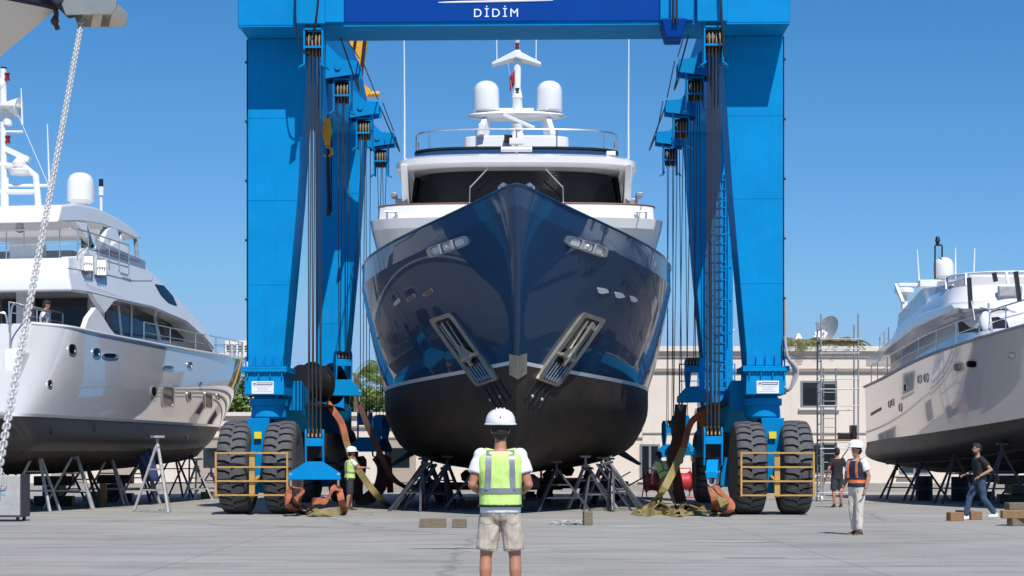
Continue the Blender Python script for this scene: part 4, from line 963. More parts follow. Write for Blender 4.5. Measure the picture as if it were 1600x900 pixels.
side_slab([[(96, 320), (120, 318), (150, 324), (180, 338), (205, 354), (223, 372), (214, 374), (192, 364), (160, 352), (128, 347), (90, 347)]], 2.35, .1, 8, 'hardtop', 'gel', ly_, .06)
side_slab([[(118, 346), (136, 349), (150, 372), (140, 392), (154, 398), (168, 358), (182, 350), (186, 368), (200, 386), (222, 422), (196, 412), (180, 392), (177, 432), (132, 428), (138, 398), (146, 384)]], 2.45, .15, 7.5, 'arch_support', 'gel', ly_, .03, .22)
mb_ = MB()
for u0, v0, u1, v1 in ((187, 362, 190, 380), (211, 372, 215, 407)): mb_.tube([LP(u0, v0, 2.2), LP(u1, v1, 2.3)], .06, 8); 
mb_.build('hardtop_post', 'steel', ly_)
side_slab([[(131, 396), (146, 399), (146, 428), (131, 422)], [(151, 401), (167, 405), (168, 434), (151, 429)]], 3.03, .2, 6, 'lattice_panel', 'slat', ly_, .01, .08)
mb_ = MB()
for u0, u1, v0, v1 in ((132, 145, 398, 423), (152, 166, 404, 430)):
    for k in range(4): u = u0 + 1.5 + (u1 - u0 - 3) * k / 3; mb_.bar(LP(u, v0 + 3, 3.07, .2, 6), LP(u, v1, 3.07, .2, 6), .05)
    mb_.bar(LP(u0, (v0 + v1) / 2, 3.08, .2, 6), LP(u1, (v0 + v1) / 2 + 2, 3.08, .2, 6), .04)
mb_.build('lattice_bars', 'sparwhite', ly_)
z0 = LP(112, 402, 2.95, .25, 6); yq = z0.y
# flybridge screen and rails across the aft end
fb = MB(); fb.slab([(2.6, yq + 2, z0.z), (2.6, yq + 6, z0.z), (2.6, yq + 6, z0.z + .55), (2.6, yq + 2, z0.z + .75)], [(2.56, yq + 2, z0.z), (2.56, yq + 6, z0.z), (2.56, yq + 6, z0.z + .55), (2.56, yq + 2, z0.z + .75)])
fb.build('fly_screen', 'glass_blue', ly_)
fb = MB(); rail(fb, [(-2.7 + .54 * k, yq + .3, z0.z) for k in range(11)] + [(2.7, yq + .3 + .8 * k, z0.z) for k in range(1, 6)], .85, 1, .022); fb.build('fly_rail', 'chrome', ly_)
fb = MB(); fb.bb((.3, yq + 1.0, z0.z), (1.2, yq + 1.6, z0.z + .6)); fb.bb((-1.5, yq + 4, z0.z), (1.0, yq + 4.6, z0.z + .7)); fb.build('fly_furniture', 'sparwhite', ly_, bevel=.04)
# aft bulkhead with dark doors, cockpit, stairs, platform
a0 = LP(142, 500, 2.45); ya = a0.y - .06
ab = MB()
for x0, x1 in ((-2.2, -.4), (-.3, .35), (.75, 2.35)): ab.bb((x0, ya, 4.4), (x1, ya + .05, 6.35))
ab.build('saloon_door', 'glass', ly_)
MB().bb((.37, ya - .5, 4.3), (.73, ya + .03, 6.6)).tube([(.1, ya - 1.6, 4.3), (.1, ya - 1.6, 6.6)], .1, 12).tube([(-2.5, ya - 1.6, 4.3), (-2.5, ya - 1.6, 6.6)], .1, 12).build('cockpit_column', 'gel', ly_)
MB().bb((-2.3, -.35, 2.9), (-.3, 1.6, 5.05)).bb((2.1, .1, 2.9), (2.6, 1.8, 4.4)).build('transom_block', 'gel', ly_, bevel=.12)
st = MB()
for k in range(6): st.bb((-.26, -1.2 + k * .42, 2.75 + k * .26), (2.05, -.75 + k * .42 + .4, 3.02 + k * .26))
st.build('transom_stairs', 'gel', ly_, bevel=.03)
MB().bb((-2.9, -2.2, 2.5), (2.75, -.4, 2.72)).build('swim_platform', 'gel', ly_, bevel=.08)
sr = MB(); sr.tube(smooth_path([(2.25, .3, 4.4), (2.3, .3, 5.5), (2.3, .9, 5.6), (2.35, 1.6, 5.6), (2.4, 2.6, 5.55)], 5), .03, 6); sr.tube(smooth_path([(1.0, 1.2, 4.3), (1.0, 1.2, 5.4), (1.5, 1.25, 5.45), (1.7, 1.3, 5.3), (1.7, 1.3, 4.3)], 5), .03, 6)
for k in range(4): sr.tube([V((1.35 + .22 * math.cos(a), 1.22, 4.85 + (.5 - .08 * k) * math.sin(a) * .8)) for a in [i * math.pi / 8 for i in range(17)]], .018, 5)
rail(sr, [(1.95, .9 + .9 * k, 5.15) for k in range(5)], .55, 1, .025); sr.build('cockpit_rail', 'chrome', ly_)
pr = MB(); rp_ = [HLL.row(5)[i] for i in range(1, 40, 3)]
for sg in (1, -1): rail(pr, [(sg * (p.y - .12), LH - p.x, p.z) for p in rp_], .62, 1, .022)
pr.build('bow_rail', 'chrome', ly_)
for (u, v, a, b_, mt) in ((112, 546, 5, 8, 1), (150, 551, 5, 7, 1), (171, 556, 10, 4, 0), (240, 612, 4, 8, 0), (296, 570, 3, 5, 1), (295, 620, 3, 8, 0), (262, 620, 8, 15, 2), (325, 625, 5, 12, 2), (77, 600, 3, 6, 1), (313, 600, 2, 4, 0), (340, 620, 2, 5, 0), (262, 574, 7, 3, 0)):
    q = rrect([(u - a, v - b_), (u + a, v - b_ + 1), (u + a, v + b_), (u - a, v + b_ - 1)], 4, .22 if mt == 2 else .45)
    m_ = MB(); ring_decal(m_, LBV, [(u + (x - u) * 1.25, v + (y - v) * 1.18) for x, y in q], q, .03, .03); po = m_.build('hull_port', 'chrome', ly_, True)
    m_ = MB(); decal(m_, LBV, q, .01, .04); m_.build('port_glass', 'glass', po, True)
for u, v in ((146, 668), (78, 672), (292, 682)): m_ = MB(); decal(m_, LBV, rrect([(u - 2.5, v - 6), (u + 2.5, v - 6), (u + 3, v + 5), (u - 2, v + 5)], 4, .45), .02, .03); m_.build('water_outlet', 'black', ly_, True)
nm = MB(); x = 186
for r__, (uu, vv, n_) in enumerate(((189, 428, 5), (192, 434, 6))):
    for k in range(n_):
        p = LP(uu + k * 2.4, vv + k * .7, 2.97, .25, 6); nm.box(p, (.02, .06, .1 if r__ == 0 else .06))
nm.build('name_lettering', 'textgrey', ly_)
# mast, dome, aerials
zt = LP(96, 318, 2.35, .1, 8).z; yt = LP(126, 318, 1.2).y
q = LP(126, 316, 1.3); MB().lathe([(.3, -.35), (.26, 0)], q, n=16).build('dome_pedestal', 'gel', ly_); dome(MB(), (q.x, q.y, q.z), .42, .92).build('satellite_dome', 'gel', ly_, sharp=50)
q = LP(158, 328, 1.6); MB().tube([q - V((0, 0, .4)), q + V((0, 0, .75))], .045, 8).tube([q + V((0, 0, .45)), q + V((0, 0, .72))], .085, 10).build('camera_post', 'sparwhite', ly_)
MB().tube([q + V((0, 0, .73)), q + V((0, 0, .96))], .07, 10).build('camera_post_top', 'black', ly_)
def LA(u, v, x=.6): return LP(u, v, x)
xm = LP(7, 318, 0).x; mm = MB()
mo = LP(6, 320, -.9)
def mp(u, v): return LP(u, v, mo.x) * 1.0
def at_y(u, v, y):                                  # pixel -> local point on a plane y = const of the left yacht
    o = LWI @ V((0, 0, EYE)); d = LWI.to_3x3() @ ray(u, v); return o + d * ((y - o.y) / d.y)
ym = 5.2
def A_(u, v): return at_y(u, v, ym)
mm.tube([A_(6, 325), A_(5, 108)], .1, 10).tube([A_(-40, 325), A_(-30, 262), A_(0, 258), A_(40, 262), A_(56, 275), A_(60, 322)], .1, 10).tube([A_(-30, 300), A_(55, 300)], .08, 8).tube([A_(10, 290), A_(75, 290)], .05, 8).tube([A_(0, 206), A_(36, 206)], .04, 6).tube([A_(10, 278), A_(10, 325)], .07, 8)
mm.build('mast', 'sparwhite', ly_)
mm = MB(); mm.tube([A_(0, 165), A_(30, 168)], [.05, .3], 12); mm.lathe([(.05, 0), (.4, .06), (.4, .14), (.1, .2)], A_(14, 172), n=16); mm.lathe([(.14, 0), (.16, .3), (.1, .5)], A_(12, 196), n=12); mm.lathe([(.3, 0), (.34, .12), (.15, .2), (.12, .35)], A_(32, 273), n=14); mm.bar(A_(10, 233), A_(46, 250), .16, .16); mm.lathe([(.2, 0), (.22, .15), (.1, .3)], A_(31, 262), n=12); mm.ell(A_(3, 132), (.14, .14, .2)); mm.build('radar_and_domes', 'sparwhite', ly_)
for u, v in ((11, 120), (12, 218), (6, 111)): MB().lathe([(.03, -.11), (.085, -.11), (.085, -.06), (.065, -.05), (.065, .05), (.085, .06), (.085, .11), (.03, .11)], A_(u, v), n=12).build('navigation_lamp', 'darkred' if u > 6 else 'black', ly_)
mm = MB()
for u0, v0, u1, v1 in ((78, 312, 74, 194), (35, 195, 33, 138)): mm.tube([A_(u0, v0), A_(u1, v1)], [.035, .015], 6)
mm.tube([A_(25, 172), A_(75, 288)], .01, 4); mm.build('whip_antenna', 'sparwhite', ly_)
q = A_(31, 335); MB().box(q, (.2, .2, .4)).lathe([(.12, -.45), (.1, -.25)], q).ell(q + V((0, 0, -.45)), (.14, .14, .1)).build('searchlight', 'sparwhite', ly_)

# ------------------------------------------------------------------ the cream yacht on the right
LR = 24.0
ry_ = thing('motor_yacht', 'cream white motor yacht propped up at the right edge, bow nearest, brown tinted flybridge screen', 'yacht', (16.6, 70, 0), math.pi)
RW = ROOTM[ry_.name]; RWI = RW.inverted()
LVR = [
 [(5, 0, 1.8), (5.3, .05, 1.7), (7, .1, 1.4), (9, .1, 1.15), (12, .1, 1.0), (15.5, .1, .95), (20, .1, .95), (23.5, .1, .95)],
 [(3.3, 0, 2.6), (3.7, .15, 2.5), (5.6, .7, 2.25), (7.6, 1.3, 2.05), (10.5, 2.05, 1.8), (14.8, 2.55, 1.6), (20, 2.7, 1.5), (23.5, 2.65, 1.45)],
 [(2.5, 0, 3.2), (3, .2, 3.1), (5, .95, 2.85), (7, 1.6, 2.65), (10, 2.4, 2.45), (14.5, 2.8, 2.3), (20, 2.9, 2.2), (23.5, 2.85, 2.12)],
 [(1, 0, 4.6), (1.4, .25, 4.5), (3.4, 1.05, 4.3), (5.8, 1.85, 4.1), (9.4, 2.65, 3.85), (14, 3.0, 3.6), (20, 2.98, 3.35), (23.5, 2.88, 3.25)],
 [(0, 0, 5.6), (.4, .35, 5.55), (2.5, 1.35, 5.42), (5, 2.15, 5.22), (9, 2.85, 4.98), (14, 3.08, 4.75), (20, 3.02, 4.4), (23.5, 2.92, 4.27)]]
HR = Hull(LVR); tfr = lambda y, b_, z: (b_, LR - y, z)
HR.mb(0, 1, 8, tfr).build('hull_bottom', 'antifoul', ry_, sharp=50)
HR.mb(1, 2, 5, tfr).build('hull_boot_top', 'grey_bottom', ry_, sharp=50)
HR.mb(2, 4, 16, tfr).build('hull_topside', 'gel_cream', ry_, sharp=50)
HR.cap(4, tfr, -.12, .08).build('deck', 'gel', ry_)
m_ = MB()
for sg in (1, -1): m_.tube([(sg * (p.y + .02), LR - p.x, p.z) for p in HR.row(4)], .05, 8)
m_.build('rub_rail', 'steel', ry_)
m_ = MB()
for lev in (.4, .7):
    for sg in (1, -1): m_.tube([(sg * (p.y + .01), LR - p.x, p.z) for p in HR.row(lev)[6:]], .04, 6)
m_.build('spray_rail', 'grey_bottom', ry_)
RBV = bvh_of(HR.mb(0, 4, 30, tfr), RW)
def RP(u, v, hw, k=0., z0=0.):
    o = RWI @ V((0, 0, EYE)); d = RWI.to_3x3() @ ray(u, v); t = (hw - k * (o.z - z0) - o.x) / (d.x + k * d.z); return o + d * t
cabin = MB().loft([plan(4.5, 2.35, 18.0, 2.2, 2.6, dirn=-1), plan(5.3, 2.25, 16.6, 2.3, 2.4, dirn=-1), plan(6.25, 2.0, 14.2, 2.6, 2.0, dirn=-1)])
cabin.build('cabin', 'gel', ry_, sharp=30); CBV = bvh_of(cabin, RW)
ov = RP(1488, 480, 2.75)
MB().loft([plan(6.0, 2.5, 13.6, 9.5, 1.8, dirn=-1), plan(6.2, 2.78, 14.1, 9.5, 1.9, dirn=-1), plan(6.42, 2.78, 14.1, 9.5, 1.9, dirn=-1), plan(6.95, 2.5, 13.7, 9.5, 1.8, dirn=-1)]).build('flybridge', 'gel', ry_, sharp=30)
side_slab([[(1353, 573), (1352, 563), (1394, 527), (1440, 489), (1486, 475), (1492, 482), (1430, 512), (1385, 546), (1366, 573)]], 2.85, .0, 6.1, 'aft_overhang', 'gel', ry_, .04, None, RP)
side_slab([[(1392, 532), (1402, 510), (1440, 476), (1486, 462), (1492, 474), (1440, 492)]], 2.55, .1, 6.1, 'aft_coaming', 'gel', ry_, .04, .15, RP)
side_slab([[(1402, 512), (1404, 494), (1441, 453), (1488, 446), (1488, 463), (1441, 477)]], 2.53, .1, 6.1, 'side_screen', 'glass_brown', ry_, None, .03, RP)
MB().loft([plan(6.952, 2.5, 13.65, 10.2, 1.8, dirn=-1), plan(7.38, 2.4, 13.3, 10.2, 1.8, dirn=-1)], cap=False).build('flybridge_screen', 'glass_brown', ry_, sharp=28)
m_ = MB(); pp = plan(7.39, 2.42, 13.3, 10.2, 1.8, dirn=-1); m_.tube(pp[1:-1], .03, 6); qq = plan(6.95, 2.5, 13.65, 10.2, 1.8, dirn=-1)
m_.tube([RP(1404, 493, 2.53, .1, 6.1), RP(1441, 452, 2.53, .1, 6.1), RP(1489, 445, 2.53, .1, 6.1)], .03, 6)
for i in range(1, len(pp) - 1, 3): m_.bar(pp[i], qq[i], .07)
m_.build('screen_frame', 'sparwhite', ry_)
MB().bb((-1.7, 8.5, 6.5), (1.7, 11.5, 7.5)).build('flybridge_seats', 'sparwhite', ry_, bevel=.1)
for qd in (((1498, 503), (1506, 498), (1538, 497), (1540, 514), (1530, 519), (1500, 521)), ((1545, 498), (1560, 496), (1574, 503), (1577, 513), (1546, 516))):
    m_ = MB(); decal(m_, CBV, qd, .03, .06); m_.build('windscreen_cover', 'black', ry_, True)
for (u, v, a, b_) in ((1415, 606, 2.2, 6), (1437, 593, 2.5, 6), (1447, 591, 3, 6.5), (1498, 574, 6.5, 6.5), (1519, 569, 8, 5.5), (1407, 637, 2, 6), (1395, 629, 1.5, 5), (1390, 632, 1.5, 5), (1582, 556, 5, 4)):
    q = rrect([(u - a, v - b_), (u + a, v - b_ - .5), (u + a, v + b_), (u - a, v + b_ - 1)], 4, .45)
    m_ = MB(); ring_decal(m_, RBV, [(u + (x - u) * 1.2, v + (y - v) * 1.2) for x, y in q], q, .025, .03); po = m_.build('hull_port', 'chrome', ry_, True)
    m_ = MB(); decal(m_, RBV, q, .008, .03); m_.build('port_glass', 'glass' if u != 1582 else 'gel', po, True)
m_ = MB()
for k in range(5): u = 1362 + k * 3.4; v = 647 - k * 2; decal(m_, RBV, [(u - 1.2, v - 2), (u + 1.2, v - 2.6), (u + 1.2, v + 2), (u - 1.2, v + 2.6)], .02, .03)
m_.build('engine_vent', 'black', ry_, True)
m_ = MB(); rp_ = HR.row(4)[2::3]
for sg in (1, -1): rail(m_, [(sg * (p.y - .1), LR - p.x, p.z + .03) for p in rp_], .72, 1, .024)
m_.build('bow_rail', 'chrome', ry_)
m_ = MB(); m_.bar((2.4, 17.0, 5.15), (2.3, 16.2, 6.1), .06, .1); rail(m_, [(2.5, 1.3 + .8 * k, 5.45 + .12 * k) for k in range(3)], .7, 1, .025); m_.build('stern_rail', 'chrome', ry_)
def RY(u, v, y): o = RWI @ V((0, 0, EYE)); d = RWI.to_3x3() @ ray(u, v); return o + d * ((y - o.y) / d.y)
q = RY(1474, 434, 6); m_ = MB(); dome(m_, q, .36, .74); m_.build('satellite_dome', 'gel', ry_, sharp=50)
m_ = MB(); m_.bb(q + V((-.9, -.3, -.35)), q + V((.9, .3, -.1))); m_.bar(q + V((-1.6, 0, -.25)), q + V((1.6, 0, -.25)), .12); m_.bar(q + V((1.7, 0, -.25)), q + V((1.7, 1.2, -1)), .12); m_.bar(q + V((-1.7, 0, -.25)), q + V((-1.7, 1.2, -1)), .12); m_.build('radar_arch', 'sparwhite', ry_, bevel=.02)
m_ = MB(); m_.tube([RY(1461, 436, 6.3), RY(1461, 384, 6.3), RY(1463, 383, 6.3), RY(1471, 383, 6.3), RY(1472, 385, 6.3), RY(1472, 402, 6.3)], .03, 6); m_.lathe([(.07, 0), (.07, .12), (.1, .14), (.06, .3)], RY(1465, 383, 6.3), n=10); m_.build('mast_hoop', 'dark_steel', ry_)
m_ = MB()
for u0, v0, u1, v1 in ((1436, 440, 1433, 390), (1493, 436, 1493, 387), (1521, 440, 1523, 388)): m_.tube([RY(u0, v0, 6), RY(u1, v1, 6)], [.04, .02], 6)
m_.build('whip_antenna', 'sparwhite', ry_)
q = RY(1413, 458, 4); MB().lathe([(.2, -.1), (.36, 0), (.36, .14), (.25, .2)], q, n=18).bb(q + V((-.1, -.1, -.6)), q + V((.1, .1, -.1))).build('radar', 'sparwhite', ry_, bevel=.02)
m_ = MB()
for u0, v0, u1, v1 in ((1517, 482, 1514, 434), (1593, 470, 1587, 424), (1556, 440, 1553, 426)): m_.bar(RY(u0, v0, 15), RY(u1, v1, 15), .12)
m_.build('fender_pole', 'dark_steel', ry_)
m_ = MB(); m_.ell(RY(1540, 502, 16.9), (.18, .1, .3)).tube([RY(1523, 500, 17), RY(1518, 470, 17)], .02, 5); m_.build('deck_lamp', 'gel', ry_)
m_ = MB(); q = RY(1578, 455, 14); m_.box(q, (.75, .2, .34)); m_.build('spotlight_bar', 'steel', ry_, bevel=.04)
MB().loft([[(-2.6, .45, 1.9), (2.6, .45, 1.9), (2.6, .45, 2.2), (-2.6, .45, 2.2)], [(-2.4, -.9, 2.0), (2.4, -.9, 2.0), (2.4, -.9, 2.2), (-2.4, -.9, 2.2)]]).build('swim_platform', 'gel', ry_, bevel=.04)
# ------------------------------------------------------------------ boat stands
def stand(h, label, m, group, loc, rz, spread=.85, plate=False):
    t = thing('boat_stand', label, 'boat stand', loc, rz, group)
    ap = V((0, 0, h - .22)); feet = [V((-spread, 0, 0)), V((spread * .55, spread * .6, 0)), V((spread * .55, -spread * .6, 0))]
    for f in feet: MB().bar(f, ap + (f - ap) * .02, .062, .062).build('leg', m, t)
    b_ = MB()
    for k in (.32, .62):
        P = [f + (ap - f) * k for f in feet]
        for i in range(3): b_.bar(P[i], P[(i + 1) % 3], .04)
    if plate:
        for i in range(3): b_.bar(feet[i] + V((0, 0, .03)), feet[(i + 1) % 3] + V((0, 0, .03)), .09, .05)
    b_.build('brace', m, t)
    MB().tube([(0, 0, h - .45), (0, 0, h - .05)], .04).box((0, 0, h - .04), (.3, .3, .06)).bar((-.14, 0, h - .3), (.14, 0, h - .3), .03).build('screw_head', m, t)
    return t
PLACE = ['nearest the bow', 'second from the bow', 'third from the bow', 'fourth from the bow', 'fifth from the bow', 'farthest from the bow']
for sg in (-1, 1):
    for i, (y, x) in enumerate(((49.3, 1.1), (52, 2.0), (54.8, 2.6), (57.6, 3.0), (61, 3.1), (65, 3.1))):
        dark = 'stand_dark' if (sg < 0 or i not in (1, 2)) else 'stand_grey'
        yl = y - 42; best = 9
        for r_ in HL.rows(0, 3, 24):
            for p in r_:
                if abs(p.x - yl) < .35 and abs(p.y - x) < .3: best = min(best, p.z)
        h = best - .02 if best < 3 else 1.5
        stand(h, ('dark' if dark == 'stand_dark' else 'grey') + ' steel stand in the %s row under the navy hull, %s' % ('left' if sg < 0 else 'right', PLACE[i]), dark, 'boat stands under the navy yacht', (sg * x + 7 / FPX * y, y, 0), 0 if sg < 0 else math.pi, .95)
ORD = ['first', 'second', 'third', 'fourth', 'fifth', 'sixth', 'seventh', 'eighth']
for i in range(8):
    for sg in (-1, 1):
        y = 49.6 + i * 1.55; t = thing('shoring_prop', 'slanted prop against the %s side of the navy hull, %s from the front' % ('left' if sg < 0 else 'right', ORD[i]), 'prop', (sg * (3.55 + .07 * i) + .14, y, 0), 0, 'slanted props under the navy yacht')
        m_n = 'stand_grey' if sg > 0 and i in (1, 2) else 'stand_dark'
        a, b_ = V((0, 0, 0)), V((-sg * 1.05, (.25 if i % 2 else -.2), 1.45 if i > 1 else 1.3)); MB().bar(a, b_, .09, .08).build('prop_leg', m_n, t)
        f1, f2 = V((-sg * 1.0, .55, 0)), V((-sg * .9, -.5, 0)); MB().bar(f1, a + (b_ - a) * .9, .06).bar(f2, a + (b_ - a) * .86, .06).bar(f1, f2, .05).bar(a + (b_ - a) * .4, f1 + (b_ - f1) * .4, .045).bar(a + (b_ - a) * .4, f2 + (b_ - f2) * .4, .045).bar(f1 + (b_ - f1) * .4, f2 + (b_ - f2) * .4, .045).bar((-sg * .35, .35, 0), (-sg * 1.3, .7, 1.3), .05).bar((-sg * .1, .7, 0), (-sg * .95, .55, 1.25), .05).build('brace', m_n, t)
        MB().box(b_ + V((0, 0, .03)), (.3, .3, .06), Matrix.Rotation(sg * -.3, 3, 'Y')).build('pad', m_n, t)
for i in range(6):
    for sg in (-1, 1):
        y = 51.2 + i * 1.9; t = thing('shoring_prop', 'inner slanted prop under the %s half of the navy hull, %s from the front' % ('left' if sg < 0 else 'right', ORD[i]), 'prop', (sg * (2.75 + .06 * i) + .14, y, 0), 0, 'inner props under the navy yacht')
        a, b_ = V((0, 0, 0)), V((-sg * .7, .1, 1.15)); MB().bar(a, b_, .085, .07).build('prop_leg', 'stand_dark', t)
        f1, f2 = V((-sg * .95, .5, 0)), V((-sg * .85, -.55, 0)); MB().bar(f1, b_ * .95, .055).bar(f2, b_ * .93, .055).bar(b_ * .4, f2 + (b_ - f2) * .4, .045).bar(b_ * .4, f1 + (b_ - f1) * .4, .045).build('brace', 'stand_dark', t); MB().box(b_ + V((0, 0, .03)), (.28, .28, .06)).build('pad', 'stand_dark', t)
for y, i in ((50, 0), (54, 1), (59, 2), (64, 3)):
    zk = .95
    t = thing('keel_block', 'stack of dark timber baulks under the keel of the navy yacht, %s from the bow' % ['first', 'second', 'third', 'fourth'][i], 'keel block', (7 / FPX * y, y, 0), 0, 'keel blocks of the navy yacht')
    for k in range(3): MB().box((0, 0, .155 + k * .31), (1.3 if k % 2 == 0 else .5, .4 if k % 2 == 0 else 1.0, .30)).build('baulk', 'black' if k != 1 else 'wood', t, bevel=.015)
WORDS = ['first', 'second', 'third', 'fourth', 'fifth', 'sixth', 'seventh', 'eighth']
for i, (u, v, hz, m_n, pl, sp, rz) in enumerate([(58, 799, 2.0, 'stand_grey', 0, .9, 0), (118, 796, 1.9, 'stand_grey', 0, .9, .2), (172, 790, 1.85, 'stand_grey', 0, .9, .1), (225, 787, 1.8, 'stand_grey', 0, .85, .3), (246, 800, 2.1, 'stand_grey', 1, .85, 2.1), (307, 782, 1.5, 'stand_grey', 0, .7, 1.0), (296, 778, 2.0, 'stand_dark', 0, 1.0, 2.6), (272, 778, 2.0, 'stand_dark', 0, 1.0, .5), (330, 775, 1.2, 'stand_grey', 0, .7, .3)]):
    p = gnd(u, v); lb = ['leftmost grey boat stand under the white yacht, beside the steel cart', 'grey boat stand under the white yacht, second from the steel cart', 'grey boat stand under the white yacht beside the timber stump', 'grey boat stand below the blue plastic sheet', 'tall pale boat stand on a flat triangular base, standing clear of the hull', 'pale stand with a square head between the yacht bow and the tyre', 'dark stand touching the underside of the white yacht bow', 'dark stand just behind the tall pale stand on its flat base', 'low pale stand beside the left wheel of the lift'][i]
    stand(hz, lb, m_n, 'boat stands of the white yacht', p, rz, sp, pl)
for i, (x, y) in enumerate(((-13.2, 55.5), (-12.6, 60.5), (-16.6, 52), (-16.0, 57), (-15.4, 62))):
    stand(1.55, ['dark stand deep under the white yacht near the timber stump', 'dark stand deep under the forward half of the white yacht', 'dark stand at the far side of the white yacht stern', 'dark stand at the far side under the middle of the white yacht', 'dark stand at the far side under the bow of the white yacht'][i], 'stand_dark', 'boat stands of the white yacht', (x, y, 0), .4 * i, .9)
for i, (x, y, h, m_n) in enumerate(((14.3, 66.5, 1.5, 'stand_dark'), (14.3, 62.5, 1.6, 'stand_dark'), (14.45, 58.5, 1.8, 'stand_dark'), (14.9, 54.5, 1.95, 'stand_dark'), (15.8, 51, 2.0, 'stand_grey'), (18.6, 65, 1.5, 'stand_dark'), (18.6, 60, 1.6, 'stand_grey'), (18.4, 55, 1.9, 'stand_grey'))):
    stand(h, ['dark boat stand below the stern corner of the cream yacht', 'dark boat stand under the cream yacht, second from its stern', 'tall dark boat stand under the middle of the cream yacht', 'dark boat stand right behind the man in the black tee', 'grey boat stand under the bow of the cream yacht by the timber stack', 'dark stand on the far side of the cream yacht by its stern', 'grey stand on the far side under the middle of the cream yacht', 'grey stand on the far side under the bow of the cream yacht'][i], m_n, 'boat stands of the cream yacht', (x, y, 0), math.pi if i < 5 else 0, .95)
for b_n, pts in (('white', ((-15.0, 52), (-14.3, 56), (-13.5, 61))), ('cream', ((16.6, 64), (16.6, 59), (16.6, 54)))):
    for i, (x, y) in enumerate(pts):
        t = thing('keel_block', 'dark timber keel block under the %s yacht, %s from the camera' % (b_n, WORDS[i]), 'keel block', (x, y, 0), 0, 'keel blocks of the %s yacht' % b_n)
        for k in range(3): MB().box((0, 0, .155 + k * .31), (1.2 if k % 2 == 0 else .5, .4 if k % 2 == 0 else 1.0, .30)).build('baulk', 'black', t, bevel=.015)
# clutter under the cream and navy yachts
def drum(label, loc, m, r=.3, h=.85):
    t = thing('oil_drum', label, 'drum', loc, 0, 'drums under the cream yacht'); MB().lathe([(r * .95, 0), (r, .02), (r, h * .33), (r * 1.03, h * .35), (r, h * .37), (r, h * .66), (r * 1.03, h * .68), (r, h * .7), (r, h - .02), (r * .95, h), (r * .93, h - .03), (.01, h - .03)], n=24).build('barrel', m, t); MB().lathe([(.05, h - .03), (.05, h + .01), (.01, h + .01)], (r * .5, 0, 0), n=10).build('bung', 'steel', t)
drum('black drum below the stern of the cream yacht', (14.6, 63.5, 0), 'black'); drum('dark blue drum beside the black drum under the cream yacht', (15.5, 62.0, 0), 'navycloth'); drum('tall black drum right of the walking man', (16.0, 52.5, 0), 'black', .32, 1.0)
def trolley(name, label, cat, loc, rz, d, m, deck):
    t = thing(name, label, cat, loc, rz); MB().box((0, 0, .55), d).box((-d[0] / 2 + .1, 0, .55 + deck / 2), (.08, d[1], deck)).build('deck_frame', m, t, bevel=.02)
    for x in (-.38, .38):
        for y in (-.42, .42): MB().lathe([(.05, -.06), (.22, -.06), (.24, 0), (.22, .06), (.05, .06)], (x * d[0], y * d[1], .24), (1, 0, 0) if d[0] < d[1] else (0, 1, 0), 20).build('wheel', 'groove', t)
    MB().bar((d[0] / 2, 0, .5), (d[0] / 2 + .8, 0, .95), .05).build('drawbar', 'dark_steel', t); return t
trolley('red_trailer', 'low red flat trailer parked beyond the stern of the navy yacht', 'trailer', (2.6, 74, 0), 0, (3.0, 1.4, .3), 'red', .6)
trolley('work_bench', 'long dark work platform under the navy yacht behind the near man', 'platform', (-.6, 60.5, 0), 0, (4.6, 1.0, .25), 'black', .3)
trolley('work_bench', 'long dark work platform under the right half of the navy yacht', 'platform', (2.4, 63.5, 0), 0, (3.4, 1.0, .25), 'black', .3)
bt = thing('plastic_sheet', 'blue plastic sheet hung against the underside of the white yacht', 'sheet', (at(222, 720, 56.5).x, 56.5, 0), 0)
rows = [[(-.35 + .55 * s + .35 * (1 - k / 8), .07 * math.sin(s * 7 + k * .6), .75 + 1.45 * k / 8) for s in [i / 8 for i in range(9)]] for k in range(9)]
o_ = MB().grid(rows).build('cloth', mat('blue_plastic', (.03, .045, .13), .35, var=.15), bt); sd_ = o_.modifiers.new('thickness', 'SOLIDIFY'); sd_.thickness = .01
# timber baulks on the open yard
def timber(label, u, v, d, m, rz=0):
    p = gnd(u, v); t = MB().box((0, 0, 0), d); o = t.build('timber_block', m, None, bevel=.012, loc=(p.x, p.y + d[1] / 2, d[2] / 2)); o.rotation_euler = (0, 0, rz); tag(o, label, 'timber block', 'timber blocks on the yard'); return o
timber('long grey timber block lying on the concrete left of the near man', 676, 824.5, (.56, .25, .19), 'wood', .03)
timber('short grey timber block close to the left leg of the near man', 717.5, 825, (.29, .25, .19), 'wood', -.04)
timber('upright timber block standing on end right of the man in shorts nearest the camera', 918.5, 821, (.19, .2, .31), 'wood', .15)
timber('brown timber block on the ground just left of the walking man', 1495, 814, (.33, .3, .20), 'wood_warm', .1)
timber('brown timber block behind the front foot of the walking man', 1527, 812.5, (.26, .3, .20), 'wood_warm', -.1)
timber('dark timber block behind the two brown ones at the walking man', 1510, 809, (.40, .3, .18), 'wood', 0)
timber('timber stump standing upright under the middle of the white yacht', 160, 791, (.2, .25, .72), 'wood_warm', .1)
timber('thick old timber block beside the stump under the white yacht', 143, 791, (.45, .4, .42), 'wood', .2)
timber('timber block lying by the left front wheel of the lift', 332, 779, (.9, .35, .25), 'wood', .1)
q = gnd(1600, 822)
